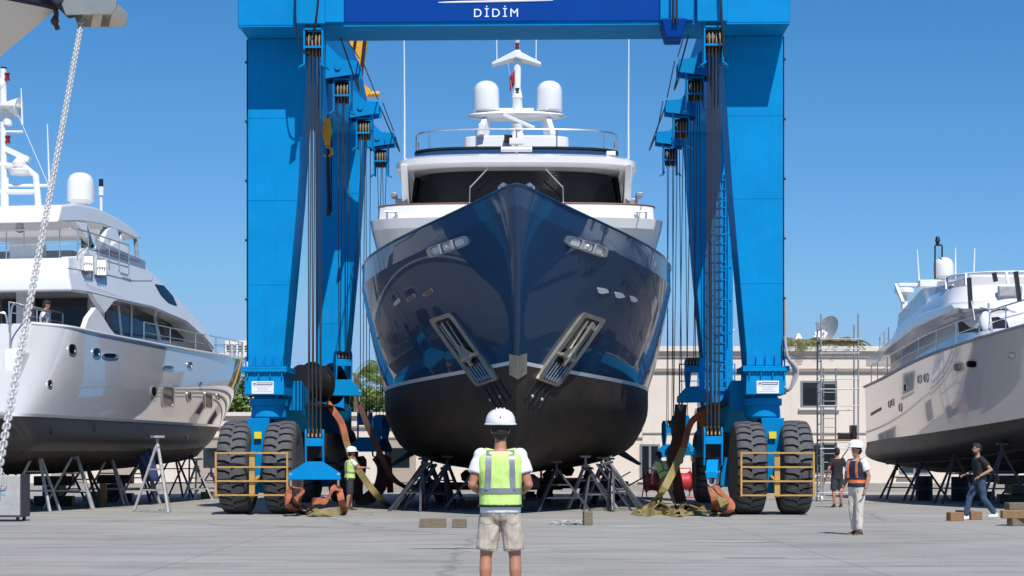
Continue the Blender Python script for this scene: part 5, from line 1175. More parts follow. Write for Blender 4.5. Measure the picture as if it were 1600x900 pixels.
for i, (dx, dy, z, d, rz) in enumerate(((.25, .2, .0, (.95, .22, .16), .35), (.05, .1, .161, (.8, .3, .17), -.1), (.1, .5, .335, (.5, .25, .16), .2), (.75, .6, .0, (.2, .2, .16), .2))):
    o = MB().box((0, 0, 0), d).build('timber_block', 'wood_warm' if i == 1 else 'wood', None, bevel=.012, loc=(q.x - .1 + dx, q.y + dy, z + d[2] / 2)); o.rotation_euler = (0, 0, rz)
    tag(o, ['lowest timber of the stack at the right edge', 'middle timber of the stack at the right edge', 'topmost short timber of the stack at the right edge', 'small timber at the back of the stack at the right edge'][i], 'timber block', 'timber blocks on the yard')
# heap of chain by the upright block
def link(mb, c, t, up, P=.1, W=.065, r=.012, n=12, m=6):
    t = t.normalized(); a = (up - t * up.dot(t)).normalized(); pts = []
    for i in range(n):
        th = 2 * math.pi * i / n; ct, st_ = math.cos(th), math.sin(th)
        pts.append(c + t * (math.copysign(P / 2 - W / 2 + r, ct) * min(1, abs(ct) * 3) + ct * (W / 2 - r)) + a * st_ * (W / 2 - r))
    mb.tube(pts, r, m, closed=True)
hp = MB(); c0 = gnd(893, 821); rnd = random.Random(3); path = []
for k in range(46): path.append(c0 + V((.28 * math.sin(k * .83) + .2 * math.sin(k * .31) + rnd.uniform(-.03, .03), .3 + .16 * math.cos(k * .7), .02 + .07 * max(0, 1 - abs(math.sin(k * .83))) )))
for k in range(len(path) - 1):
    link(hp, (path[k] + path[k + 1]) / 2, path[k + 1] - path[k], V((0, 0, 1)) if k % 2 else V((.3, 1, .1)), .13, .08, .014)
tag(hp.build('chain_heap', 'stand_grey'), 'small heap of grey chain on the concrete beside the upright timber block', 'chain')
# steel cart at the left edge
p = gnd(34, 815); t = thing('steel_cart', 'grey steel cabinet on castors with blue lettering at the left edge', 'cart', (p.x - .62, p.y, 0))
bxm = MB().bb((-.62, 0, .14), (.58, .75, 1.06)); bd_ = bxm.build('cabinet', mat('cart_grey', (.40, .39, .38), .5, var=.12, vscale=4, dirt=.25), t, bevel=.015)
MB().bb((.585, .0, .12), (.61, .75, 1.09)).bb((-.62, .0, .10), (.6, .75, .135)).build('side_panel', 'stand_dark', t)
lt = MB()
for tx, zz, sz, sp in (('E A', .66, .17, 1.0), ('57 61', .50, .14, .9)):
    l_ = text_mb(tx, sz, sp).xf(Matrix.Translation((.02, -.012, zz)) @ FRONT); lt.add(l_.v, l_.f)
x = -.25
while x < .25: lt.bb((x, -.012, .612), (x + .03, -.004, .635)); x += .05
lt.build('lettering', 'textblue', bd_, flat=True)
for x in (-.5, .5):
    for y in (.1, .65): MB().lathe([(.02, -.025), (.06, -.025), (.065, 0), (.06, .025), (.02, .025)], (x, y, .065), (1, 0, 0), 16).box((x, y, .11), (.06, .08, .06)).build('castor', 'black', t)
cl_ = MB()
for k in range(5): cl_.tube(smooth_path([(-.5 + .1 * k, .3, 1.07), (-.3 + .12 * k, .05, 1.12), (-.15 + .1 * k, -.04, .95 - .04 * k), (-.3 + .05 * k, -.05, .7 + .03 * k), (-.6, -.04, .8)], 6), .014, 5)
cl_.build('cable_loops', 'hose', t)
# hose reels
def reel(label, u, v, s=1.):
    p = gnd(u, v); t = thing('hose_reel', label, 'hose reel', p, .25, 'red hose reels'); dr = MB()
    for x in (-.22, .22): dr.lathe([(.10, -.02), (.38, -.02), (.40, 0), (.38, .02), (.10, .02)], (x, 0, .62), (1, .0, 0), 26)
    dr.build('reel_flange', 'red', t); MB().lathe([(.3, -.2), (.33, -.1), (.31, 0), (.34, .1), (.3, .2)], (0, 0, .62), (1, 0, 0), 20).build('hose_coil', mat('red_hose', (.5, .03, .05), .5, var=.3, vscale=20), t)
    f = MB()
    for x in (-.3, .3): f.tube([(x, -.3, .03), (x, 0, .62), (x, .3, .03)], .022, 6).tube([(x, .05, .62), (x, .15, 1.12)], .022, 6)
    f.tube([(-.3, .15, 1.12), (.3, .15, 1.12)], .022, 6).tube([(-.3, -.3, .03), (.3, -.3, .03)], .022, 6).tube([(-.3, .3, .03), (.3, .3, .03)], .022, 6); f.build('reel_frame', 'red', t); return t
reel('red hose reel on a tubular frame behind the bending worker', 1019, 779); reel('red hose reel partly hidden behind the dark strap at the right rear wheel', 1069, 778)
# scaffold tower
p = gnd(1310, 784); t = thing('scaffold_tower', 'galvanised rolling scaffold tower in front of the beige building', 'scaffold', p); s_ = FPX / p.y
xa, xb, dp = (1283 - 1310) / s_, (1341 - 1310) / s_, .75; H_ = (784 - 500) / s_
fr = MB()
for x in (xa, xb):
    for y in (0, dp): MB().tube([(x, y, .16), (x, y, H_ + (.2 if y == 0 else -.1))], .03, 8).build('upright', 'steel', t)
    z = .5
    while z < H_ - .2:
        if x == xa or z > 3.5 : fr.tube([(x, 0, z), (x, dp, z)], .022, 6)
        z += .36 if x == xa else 1.0
for v in (701, 691 - 0, 634, 608, 592, 552, 545, 530, 770): fr.tube([(xa - .05, -.02, (784 - v) / s_), (xb + .05, -.02, (784 - v) / s_)], .019, 6)
fr.tube([(xa, dp, (784 - 640) / s_), (xb, dp, (784 - 640) / s_)], .022, 6); fr.tube([(xa, dp, .3), (xb, dp, 2.1)], .02, 6); fr.build('ledger', 'steel', t)
ld = MB()
for x in (xa + .1, xa + .52): ld.bar((x, .2, .2), (x + .02, .22, (784 - 575) / s_), .04)
for k in range(14): ld.bar((xa + .1, .2, .45 + k * .3), (xa + .52, .2, .45 + k * .3), .028)
ld.build('ladder', 'steel', t)
MB().bb((xa, 0.05, (784 - 689) / s_), (xb, dp - .05, (784 - 686) / s_)).bb((xa, .05, (784 - 536) / s_), (xb, dp - .05, (784 - 533) / s_)).build('platform', 'wood_warm', t)
MB().bb((.05, .1, (784 - 685.9) / s_), (.45, .5, (784 - 676) / s_)).bb((.48, .1, (784 - 685.9) / s_), (.66, .6, (784 - 664) / s_)).build('bracing_bundle', 'black', t, bevel=.03)
for x in (xa, xb):
    for y in (0, dp): MB().lathe([(.03, -.03), (.09, -.03), (.1, 0), (.09, .03), (.03, .03)], (x, y, .1), (1, .3, 0), 16).bar((x, y, .1), (x, y, .2), .05).build('castor', 'plate', t)

# ------------------------------------------------------------------ lifting slings
def sling(label, pts, w_, wd, m, par=None, name='lifting_sling', n=5, group='webbing slings of the boat lift', twist=0):
    P = smooth_path(pts, n); N = len(P); wds = [Matrix.Rotation(twist * i / N, 3, 'Z') @ V(wd) for i in range(N)]
    o = MB().ribbon(P, w_, wds, .03).build(name, m, None)
    return tag(o, label, 'sling', group)
a, b_ = SP[(-1, 0, -1)], SP[(-1, 0, 1)]
g0 = lambda u, v, z=0.03: gnd(u, v) + V((0, 0, z))
sling('red and orange strap looping from the front left spreader down beside the tyre', [a, a + V((-.1, -.15, -.25)), at(452, 772, a.y - .35), at(450, 790, a.y - .5), g0(475, 803), g0(492, 801)], .14, (.8, .6, 0), 'strap_orange', twist=.8)
sling('second orange strap hanging down the left shackle of the front left spreader', [a + V((.05, 0, 0)), at(472, 768, a.y - .2), at(462, 783, a.y - .35), g0(482, 800, .08)], .16, (.5, -.8, 0), 'strap_orange')
sling('wide orange strap sagging from the right shackle of the front left spreader to the ground', [b_, at(520, 766, b_.y - .2), at(508, 782, b_.y - .3), at(490, 784, b_.y - .4), g0(486, 800, .1)], .22, (.2, .9, .5), 'strap_orange', twist=.4)
sling('orange strap hanging straight down from the right shackle of the front left spreader', [b_ + V((.05, 0, 0)), at(530, 765, b_.y), at(534, 785, b_.y - .1), g0(536, 804, .03), g0(500, 806)], .17, (1, .3, 0), 'strap_orange')
sling('olive strap lying in a flat heap in front of the front left spreader', [g0(476, 802), g0(490, 806, .12), g0(512, 806, .03), g0(530, 806, .05), g0(500, 808, .1), g0(482, 807, .03)], .26, (.1, 1, .2), 'strap_olive')
a, b_ = SP[(-1, 1, -1)], SP[(-1, 1, 1)]
sling('long orange strap running down from the raised left hook block past the worker', [a, at(533, 660, a.y), at(541, 690, a.y)], .19, (1, .3, 0), 'strap_orange')
sling('olive and dark lower length of the strap in front of the worker pulling it', [at(541, 690, a.y), at(551, 718, a.y), at(572, 752, a.y + .2), at(595, 780, a.y + .6), g0(608, 792)], .19, (1, .4, 0), 'strap_olive')
sling('strap darkened for shade from the raised left hook block down under the navy hull', [b_, at(572, 660, b_.y), at(588, 695, b_.y + .3), at(612, 745, b_.y + 1), at(640, 765, b_.y + 2)], .16, (1, .4, 0), 'strap_shaded')
a, b_ = SP[(-1, 2, -1)], SP[(-1, 2, 1)]
sling('strap darkened for shade hanging below the third left hook block', [b_, at(600, 720, b_.y), at(594, 760, b_.y - .3), at(572, 782, b_.y - .6), gnd(566, 790) + V((0, 0, .04))], .42, (1, .5, 0), 'strap_shaded')
sling('narrow dark strap on the left shackle of the third left hook block', [a, at(566, 720, a.y), at(560, 760, a.y), at(562, 785, a.y)], .3, (1, .5, 0), 'strap_shaded')
a, b_ = SP[(-1, 3, -1)], SP[(-1, 3, 1)]
sling('orange strap hanging below the rearmost left hook block', [a, at(594, 730, a.y), at(592, 755, a.y), at(584, 775, a.y - .2)], .25, (1, .6, 0), 'strap_orange')
sling('second orange strap hanging below the rearmost left hook block, nearest the hull', [b_, at(608, 735, b_.y), at(610, 770, b_.y)], .24, (1, .6, 0), 'strap_orange')
a, b_ = SP[(1, 0, -1)], SP[(1, 0, 1)]
sling('red orange strap slack below the front right hook block', [a, at(1112, 765, a.y), at(1118, 785, a.y - .1), g0(1116, 802)], .2, (1, .3, 0), 'strap_orange')
sling('orange strap swinging out towards the right front tyre', [a + V((.1, 0, 0)), at(1126, 770, a.y - .1), at(1142, 785, a.y - .2), at(1140, 798, a.y - .3), g0(1128, 806)], .2, (.8, .6, 0), 'strap_orange')
sling('olive strap between the two orange straps of the front right hook block', [a + V((.02, .1, 0)), at(1122, 772, a.y - .1), at(1134, 792, a.y - .2), g0(1142, 803)], .24, (.9, .4, 0), 'strap_olive')
a, b_ = SP[(1, 1, -1)], SP[(1, 1, 1)]
sling('orange upper length of the strap slanting down from the raised right hook block', [b_, at(1080, 660, b_.y), at(1068, 700, b_.y)], .19, (1, .3, 0), 'strap_orange')
sling('long olive strap slanting down to the heap at the bending worker', [at(1068, 700, b_.y), at(1050, 740, b_.y - .2), at(1030, 775, b_.y - .4), g0(1008, 793)], .22, (1, .3, .2), 'strap_olive')
sling('short red strap behind the front right ropes, on the raised right hook block', [b_ + V((.05, 0, 0)), at(1096, 650, b_.y), at(1101, 664, b_.y + .2), at(1103, 690, b_.y + .4)], .24, (1, .3, 0), 'strap_orange')
sling('strap darkened for shade hanging straight down behind the bending worker', [at(1064, 632, 52.6), at(1060, 680, 52.8), at(1052, 720, 53), at(1058, 760, 53.4), at(1064, 785, 53.6)], .36, (1, .2, 0), 'strap_shaded')
a, b_ = SP[(1, 2, -1)], SP[(1, 2, 1)]
sling('thin dark strap below the third right hook block', [a, at(1030, 730, a.y), at(1033, 760, a.y)], .2, (1, .6, 0), 'strap_shaded')
rnd = random.Random(5)
for i, (u0, u1, v0, h) in enumerate(((988, 1062, 806, .03), (1010, 1090, 808, .06), (1035, 1130, 806, .05), (996, 1052, 800, .12), (1060, 1128, 802, .08), (1015, 1085, 804, .18))):
    pts = []
    for k in range(6): pts.append(g0(u0 + (u1 - u0) * k / 5, v0 - 2 + 2.2 * math.sin(k * 2.1 + i * 1.7), .03 + h * (.45 + .45 * math.sin(k * 1.9 + i))))
    sling(['olive strap spread along the front of the right heap', 'middle olive strap of the right heap, crossing over the front one', 'olive strap at the tyre end of the right heap', 'short olive fold at the left back of the right heap', 'olive fold at the right back of the right heap', 'topmost olive fold of the right heap below the bending worker'][i], pts, .26, (rnd.uniform(-.25, .25), 1, rnd.uniform(-.15, .3)), 'strap_olive', twist=rnd.uniform(-.35, .35), n=10)

# ------------------------------------------------------------------ the bow and chain close to the camera
BYd = 8.0
t = thing('boat_bow', 'shade-tinted white hull bow with a steel anchor roller jutting into the top left corner close by', 'boat', (at(88, 0, BYd).x, BYd, 0))
def nb(u, v): p = at(u, v, BYd); return p - V((at(88, 0, BYd).x, BYd, 0))
tip = nb(86, 16); keel = nb(-300, 360)
NL = []
for k, f in enumerate((1.0, .75, .5, .25, 0)):     # from the forefoot up to the deck
    st0 = tip * (1 - f) + V((-2.6, 0, 1.15)) * f; fu = 1 - .55 * f
    NL.append([(0 - st0.x, 0, st0.z), (.10 - st0.x, .10 * fu, st0.z), (.5 - st0.x, .42 * fu, st0.z), (1.3 - st0.x, .85 * fu, st0.z), (2.8 - st0.x, 1.25 * fu, st0.z), (6.5 + 0 * st0.x, 1.35 * fu, st0.z)])
NL = [[(p[0], p[1], p[2] + (.02 * p[0])) for p in l] for l in NL]
HN = Hull(NL)
def tfn(y, b_, z): return (-y, b_, z)
mN = MB(); rs = HN.rows(0, 4, 12)
for l_, r_ in zip([0], [0]): pass
def rowN(lev):
    n = len(HN.L[0]); out = []
    for i in range((n - 1) * 7 + 1):
        P = [catmull(l, i / 7) for l in HN.L]; out.append(catmull(P, lev))
    return out
rs = [rowN(4 * i / 12) for i in range(13)]
for sg in (1, -1): mN.grid([[(-p.x, p.y * sg, p.z) for p in r] for r in rs], flip=sg < 0)
mN.grid([[(-r[-1].x, r[-1].y, r[-1].z) for r in rs], [(-r[-1].x, -r[-1].y, r[-1].z) for r in rs]]); mN.build('hull', 'bow_shaded', t, sharp=50)
r = rs[-1]; MB().grid([[(-p.x, p.y, p.z + .01) for p in r], [(-p.x, -p.y, p.z + .01) for p in r]]).build('deck', 'gel', t)
m_ = MB()
for sg in (1, -1): m_.tube([(-p.x, p.y * sg, p.z + .03) for p in r], .03, 8)
m_.build('rub_rail', 'navycloth', t)
pb = MB(); pb.loft([[nb(70, -8) + V((0, s, 0)) for s in (-.12,)][0:1] + [nb(70, -8) + V((0, .12, 0)), nb(98, 20) + V((0, .12, 0)), nb(98, 20) + V((0, -.12, 0))], [nb(150, -60) + V((0, -.12, 0)), nb(150, -60) + V((0, .12, 0)), nb(135, 9) + V((0, .12, 0)), nb(135, 9) + V((0, -.12, 0))]]); pb.build('bowsprit', 'navycloth', t, bevel=.01)
rp = MB()
for s in (-.13, .10): rp.slab([nb(*q) + V((0, s, 0)) for q in ((108, 18), (114, 34), (184, 33), (192, 22), (192, 12), (180, 0), (150, -10), (120, -4))], [nb(*q) + V((0, s + .012, 0)) for q in ((108, 18), (114, 34), (184, 33), (192, 22), (192, 12), (180, 0), (150, -10), (120, -4))])
rp.tube([nb(128, 10) + V((0, -.1, 0)), nb(128, 10) + V((0, .1, 0))], .03, 12).tube([nb(160, 12) + V((0, -.12, 0)), nb(160, 12) + V((0, .12, 0))], .02, 10); rp.build('anchor_roller', 'brass_steel', t)
sm = MB(); sm.tube(smooth_path([nb(84, 5), nb(88, 22), nb(85, 30), nb(83, 34), nb(88, 40), nb(90, 46)], 4), [.012] * 21, 6).ell(nb(86, 32), (.018, .018, .02), 8, 6); sm.build('shackle', 'rust', t)
kb = MB(); kb.bb((-6.3, -.2, 0), (-3.2, .2, 1.2)); kb.build('keel', 'bow_shaded', t)
P0 = at(128, 30, BYd); P1 = at(3, 690, 5.2); d = (P1 - P0); L_tot = d.length; ch = MB(); n_l = int(L_tot * 1.02 / .0242); dirc = d.normalized()
tot = int((P0.z - .02) / -dirc.z / .0242)
def sagp(s): 
    f = s / (tot * .0242); return P0 + dirc * s + V((-.01, 0, -.10)) * math.sin(math.pi * min(f, 1)) * .6
for k in range(tot):
    c = sagp((k + .5) * .0242); tg = sagp((k + 1) * .0242) - sagp(k * .0242)
    link(ch, c, tg, V((1, .25, .2)) if k % 2 else V((-.25, 1, .2)), .034, .0270, .0038, 10, 5)
tag(ch.build('anchor_chain', 'chain'), 'pale galvanised anchor chain hanging slanted from the anchor roller, close to the camera', 'chain')
# ------------------------------------------------------------------ people
SECT = [(0, .145, .10), (.10, .168, .125), (.28, .158, .115), (.48, .160, .115), (.70, .182, .125), (.86, .190, .112), (.94, .155, .09), (1.0, .07, .065)]
def sect(t):
    for (a, w0, d0), (b_, w1, d1) in zip(SECT, SECT[1:]):
        if t <= b_: f = (t - a) / (b_ - a); return w0 + (w1 - w0) * f, d0 + (d1 - d0) * f
    return SECT[-1][1:]
def hand(mb, wr, d, palm_n, side, s=1., curl=.7):
    d = V(d).normalized(); n = V(palm_n); n = (n - d * n.dot(d)).normalized(); x = d.cross(n) * side
    c = wr + d * .05 * s; rot = Matrix((x, d, n)).transposed()
    mb.ell(c, (.040 * s, .055 * s, .016 * s), 12, 8, rot)
    for i, (ox, ln) in enumerate(((-.028, .066), (-.0095, .076), (.0095, .071), (.027, .056))):
        p = wr + d * .09 * s + x * ox * s; pts = [p - d * .02 * s, p]; a = 0
        for k in range(3): a += curl * (.55, .7, .6)[k]; p = p + (d * math.cos(a) + n * math.sin(a)) * ln * s * (.42, .33, .25)[k]; pts.append(p)
        mb.tube(pts, [.0092 * s, .0092 * s, .0085 * s, .008 * s, .006 * s], 7)
    p = wr + d * .03 * s - x * .03 * s; pts = [p]
    for k in range(3): p = p + (d * .75 - x * (.75 - .35 * k) + n * (.35 + .2 * k)).normalized() * .026 * s; pts.append(p)
    mb.tube(pts, [.012 * s, .011 * s, .010 * s, .007 * s], 7)
def person(label, loc, rz, H=1.78, lean=0., turn=0., hips=None, knees=None, ankles=None, elbows=None, wrists=None, top='tee_white', bottom='khaki', shorts=True, vest=None, hat=False, shoes='shoe_brown', skin='skin', vox=.015, feet_dir=None, sleeve=.62, beard=False, curl=.7, headturn=0., hem=.56, watch=False, nod=0., cap=False, tuck=True, twist=0.):
    k = H / 1.78; t = thing('person', label, 'person', loc, rz); S = lambda p: V(p) * k
    pel = V((0, 0, .86)); nk = V((0, lean, 1.50 - abs(lean) * .28)); up = (nk - pel).normalized(); tl = (nk - pel).length; fw = V((0, 1, 0)); fw = (fw - up * fw.dot(up)).normalized(); rt = fw.cross(up)
    tw = Matrix.Rotation(twist, 3, up); 
    def ax(tt): m = Matrix.Rotation(twist * tt, 3, up); return m @ rt, m @ fw
    def ring(tt, inf, dn=0., n=24):
        w_, d_ = sect(tt); w_ += inf; d_ += inf; r_, f_ = ax(tt); c = pel + up * tl * tt; e = 2 / 2.5; out = []
        for j in range(n):
            a = 2 * math.pi * j / n; ca, sa = math.cos(a), math.sin(a)
            out.append(S(c + r_ * w_ * math.copysign(abs(ca) ** e, ca) + f_ * d_ * math.copysign(abs(sa) ** e, sa)))
        return out
    def torso(mb, t0, t1, inf, n=10): return mb.loft([ring(t0 + (t1 - t0) * i / n, inf if t0 + (t1 - t0) * i / n < .9 else inf * .8) for i in range(n + 1)])
    r1, f1 = ax(.9)
    sh = {s: pel + up * tl * .905 + r1 * .178 * s for s in (-1, 1)}
    el, wr = {}, {}; hp = {s: V((.092 * s, 0, .90)) for s in (-1, 1)}; kn, an = {}, {}
    for i, s in enumerate((-1, 1)):
        el[s] = V(elbows[i]) if elbows else V((.27 * s, -.03, 1.15)); wr[s] = V(wrists[i]) if wrists else V((.28 * s, .06, .90))
        kn[s] = V(knees[i]) if knees else V((.115 * s, .02, .49)); an[s] = V(ankles[i]) if ankles else V((.12 * s, -.01, .085))
    hd = nk + up * .06 + V((0, 0, .115)) + fw * (.02 + nod * .06)
    HR_ = Matrix.Rotation(headturn, 3, 'Z') @ Matrix.Rotation(-nod, 3, 'X')
    hx = lambda p: S(hd + HR_ @ V(p))
    # the body: one continuous skin
    b = MB(); torso(b, 0, .985, -.006)
    b.tube([S(nk - up * .05), S(nk + up * .03), S(hd - V((0, 0, .03)))], [.062 * k, .055 * k, .052 * k], 14)
    b.ell(hx((0, -.005, .035)), (.076 * k, .096 * k, .10 * k), 20, 14, HR_); b.ell(hx((0, .022, -.035)), (.060 * k, .072 * k, .085 * k), 18, 12, HR_); b.ell(hx((0, .105, -.012)), (.013 * k, .02 * k, .026 * k), 10, 8, HR_)
    b.ell(hx((0, .085, -.075)), (.022 * k, .016 * k, .009 * k), 10, 6, HR_); b.ell(hx((0, .07, -.105)), (.03 * k, .025 * k, .018 * k), 10, 6, HR_); b.ell(hx((0, .083, .028)), (.05 * k, .015 * k, .012 * k), 10, 6, HR_)
    for s in (-1, 1): b.ell(hx((.078 * s, -.005, -.005)), (.012 * k, .022 * k, .034 * k), 10, 8, HR_)
    for s in (-1, 1):
        u = el[s] - sh[s]; f = wr[s] - el[s]
        b.tube([S(sh[s] - u * .05), S(sh[s] + u * .3), S(sh[s] + u * .75), S(el[s]), S(el[s] + f * .25), S(el[s] + f * .7), S(wr[s])], [.05 * k, .052 * k, .045 * k, .041 * k, .044 * k, .033 * k, .027 * k], 14)
        b.ell(S(sh[s]), (.052 * k,) * 3, 14, 10); b.ell(S(el[s]), (.041 * k,) * 3, 12, 8)
        a = kn[s] - hp[s]; c = an[s] - kn[s]; bk = V((0, -.02, 0))
        b.tube([S(hp[s]), S(hp[s] + a * .35), S(hp[s] + a * .85), S(kn[s]), S(kn[s] + c * .28 + bk), S(kn[s] + c * .6 + bk * .5), S(an[s]), S(an[s] - V((0, 0, .03)))], [.09 * k, .083 * k, .062 * k, .056 * k, .059 * k, .046 * k, .036 * k, .038 * k], 16)
        b.ell(S(kn[s]), (.056 * k,) * 3, 12, 8)
    body = remeshed(b, vox)
    for s in (-1, 1):
        hand(body, S(wr[s]), wr[s] - el[s], (-s * .8, .6, 0) if abs((wr[s] - el[s]).normalized().z) > .6 else (0, -.2, -1), s, k, curl)
    bo = body.build('body', skin, t, sharp=180)
    # clothes
    m_ = MB(); torso(m_, .03 if tuck else .075, .965, .014 if tuck else .026)
    for s in (-1, 1):
        u = el[s] - sh[s]; m_.tube([S(sh[s] - u * .12 - r1 * s * .03), S(sh[s] + u * .3), S(sh[s] + u * sleeve)], [.073 * k, .077 * k, .078 * k], 16); m_.ell(S(sh[s]), (.074 * k,) * 3, 14, 10)
    remeshed(m_, vox, 3).build('shirt', top, t, sharp=180)
    m_ = MB(); torso(m_, -.03, .20, .018, 4)
    for s in (-1, 1):
        a = kn[s] - hp[s]; c = an[s] - kn[s]
        if shorts:
            e = min(1.0, (.90 - hem) / (.90 - .49)); m_.tube([S(hp[s] + V((0, 0, .0))), S(hp[s] + a * .4), S(hp[s] + a * e)], [.102 * k, .103 * k, .098 * k], 16)
        else:
            m_.tube([S(hp[s]), S(hp[s] + a * .5), S(kn[s]), S(kn[s] + c * .5), S(an[s] - c.normalized() * .02)], [.103 * k, .094 * k, .078 * k, .072 * k, .068 * k], 16)
            m_.ell(S(kn[s]), (.078 * k,) * 3, 12, 8)
    tr = remeshed(m_, vox, 3)
    for i, p in enumerate(tr.v): p += V((1, 0, 0)) * (noise.noise(V((p.x * 16, p.y * 16, p.z * 7)) / k) * .010 + noise.noise(V((p.x * 34, p.y * 34, p.z * 13 + p.x * 20)) / k) * .005) + V((0, 1, 0)) * (noise.noise(V((p.x * 15, p.y * 9, p.z * 8)) / k + V((5, 5, 5))) * .013 + noise.noise(V((p.x * 36, p.y * 20, p.z * 16 - p.x * 22)) / k) * .006)
    TRB = BVHTree.FromPolygons([ROOTM[t.name] @ p for p in tr.v], tr.f)
    tro = tr.build('shorts' if shorts else 'trousers', bottom, t, sharp=180)
    m_ = MB(); m_.loft([ring(.19, .022), ring(.245, .021)]); m_.build('belt', 'black', t)
    for s in (-1, 1):
        fd = V((feet_dir[0 if s < 0 else 1] + (0,))).normalized() if feet_dir else V((.12 * s, 1, 0)).normalized()
        rg = Matrix((fd.cross(V((0, 0, 1))), fd, V((0, 0, 1)))).transposed(); base = an[s] - V((0, 0, .085)); rings = []
        for y, hw, h in ((-.075, .02, .05), (-.07, .034, .085), (-.02, .038, .10), (.04, .04, .085), (.10, .046, .062), (.16, .04, .045), (.185, .015, .03)):
            rings.append([S(base + rg @ V((hw * math.cos(a), y, .012 + (h - .012) * max(0, math.sin(a)) if math.sin(a) > 0 else .012))) for a in [2 * math.pi * j / 14 for j in range(14)]])
        sh_ = MB().loft(rings).build('shoe', shoes, t)
        MB().loft([[S(base + rg @ V(p)) for p in q] for q in ([(-.03, -.078, z), (.03, -.078, z), (.042, .02, z), (.05, .10, z), (.03, .185, z), (-.03, .185, z), (-.05, .10, z), (-.042, .02, z)] for z in (.0, .02))]).build('sole', 'sole' if shoes != 'shoe_white' else 'shoe_white', sh_)
        if shorts: MB().tube([S(an[s] + V((0, 0, .035))), S(an[s] - V((0, 0, .02)))], [.041 * k, .044 * k], 14).build('sock', 'charcoal' if shoes == 'shoe_brown' else 'shoe_white', t)
    if vest and not tuck: MB().loft([ring(.165, .046), ring(.195, .046)]).build('vest_hem', 'black', t)
    if vest:
        m_ = MB(); torso(m_, .13 if tuck else .185, .955, .028 if tuck else .036, 12)
        for s in (-1, 1): m_.tube([S(nk - up * .075 + r1 * s * .05), S(sh[s] - r1 * s * .02 + up * .018)], [.07 * k, .062 * k], 14)
        vo = remeshed(m_, vox, 3); 
        for p in vo.v: p += V((noise.noise(p * 7) * .007, noise.noise(p * 9 + V((3, 1, 2))) * .010 + noise.noise(V((p.x * 30, 3, p.z * 14))) * .004, 0))
        VB = BVHTree.FromPolygons(vo.v, vo.f)
        vo = vo.build('vest', vest[0], t, sharp=180)
        def onv(p, d):
            h_ = VB.ray_cast(p + d * .4, -d); return h_[0] + d * .007 if h_[0] is not None and (h_[0] - p).length < .12 else p
        st = MB(); 
        for t0, t1 in ((.36, .44),) if vest[1] == 'one' else ((.26, .36),):
            A = [[onv(q, (q - S(pel + up * tl * (t0 + (t1 - t0) * i / 3))).normalized()) for q in ring(t0 + (t1 - t0) * i / 3, .040, n=48)] for i in range(4)]; st.loft(A)
        st.build('reflective_band', vest[2], vo)
        st = MB()
        for x in (-.115, .115):
            for sd in (-1, 1):
                pts = []
                for i in range(11):
                    tt = .42 + .53 * i / 10; w_, d_ = sect(tt); w_ += .034; d_ += .034; xx = x * (1 - .1 * i / 10) if True else x; r_, f_ = ax(tt)
                    y = d_ * max(.05, 1 - abs(xx / w_) ** 2.5) ** .4; pts.append(S(pel + up * tl * tt + r_ * xx + f_ * y * sd + (V((0, 0, .02)) if i == 10 else V((0, 0, 0)))))
                st.ribbon([onv(q, f1 * sd) for q in pts], .052 * k, r1, .010)
        st.build('reflective_strap', vest[2], vo)
    # hair, hat, eyes
    hm = MB(); hm.ell(hx((0, -.018, .048)), (.083 * k, .100 * k, .103 * k), 22, 14, HR_); hm.ell(hx((0, -.05, -.01)), (.076 * k, .066 * k, .085 * k), 18, 12, HR_)
    hm.v = [p for p in hm.v]
    if not hat: hm.ell(hx((.01, .055, .105)), (.062 * k, .05 * k, .04 * k), 16, 10, HR_)
    keep = hm
    hm.build('hair', 'hair', t, sharp=180)
    e_ = MB()
    for s in (-1, 1): e_.ell(hx((.030 * s, .088, .012)), (.012 * k, .008 * k, .007 * k), 10, 6, HR_); e_.box(hx((.031 * s, .094, .034)), (.03 * k, .008 * k, .007 * k), HR_)
    e_.build('eyes', 'hair', t)
    if beard: MB().ell(hx((0, .035, -.082)), (.061 * k, .064 * k, .052 * k), 16, 10, HR_).build('beard', mat('dark_beard', (.05, .03, .022), .8), t, sharp=180)
    if hat:
        HT = Matrix.Translation(hx((0, 0, .065))) @ HR_.to_4x4() @ Matrix.Rotation(R(4), 4, 'X'); h = MB()
        h.lathe([(.138, -.012), (.140, .0), (.137, .03), (.128, .065), (.108, .098), (.075, .122), (.035, .134), (.001, .137)], n=30); 
        for p in h.v: p.y *= 1.13
        for x in (-.035, 0, .035): h.tube([(x, .15 * math.cos(a) * .98, .03 + .108 * math.sin(a)) for a in [R(20 + i * 14) for i in range(11)]], .009, 6)
        br = [(.15 * math.cos(a), .155 * math.sin(a) + (.05 * max(0, math.sin(a)) ** 2), 0) for a in [2 * math.pi * j / 36 for j in range(36)]]
        h.loft([[V(p) + V((0, 0, -.014)) for p in br], [V(p) + V((0, 0, -.004)) for p in br], [V((p[0] * .9, p[1] * .9, .006)) for p in br]])
        h.v = [HT @ (p * k) for p in h.v]; ho = h.build('hard_hat', 'hat', t)
        e = MB().ell((0, -.148, .055), (.01, .006, .010), 8, 6); e.v = [HT @ (p * k) for p in e.v]; e.build('hat_knob', 'red', ho)
        MB().tube([hx((.08, -.03, .03)), hx((.07, -.085, -.02)), hx((0, -.115, -.04)), hx((-.07, -.085, -.02)), hx((-.08, -.03, .03))], .012 * k, 6).build('hat_strap', 'black', ho)
    if cap:
        MB().ell(hx((0, -.005, .085)), (.087 * k, .105 * k, .065 * k), 20, 10, HR_).ell(hx((0, .10, .075)), (.06 * k, .06 * k, .008 * k), 16, 6, HR_).build('cap', 'charcoal', t)
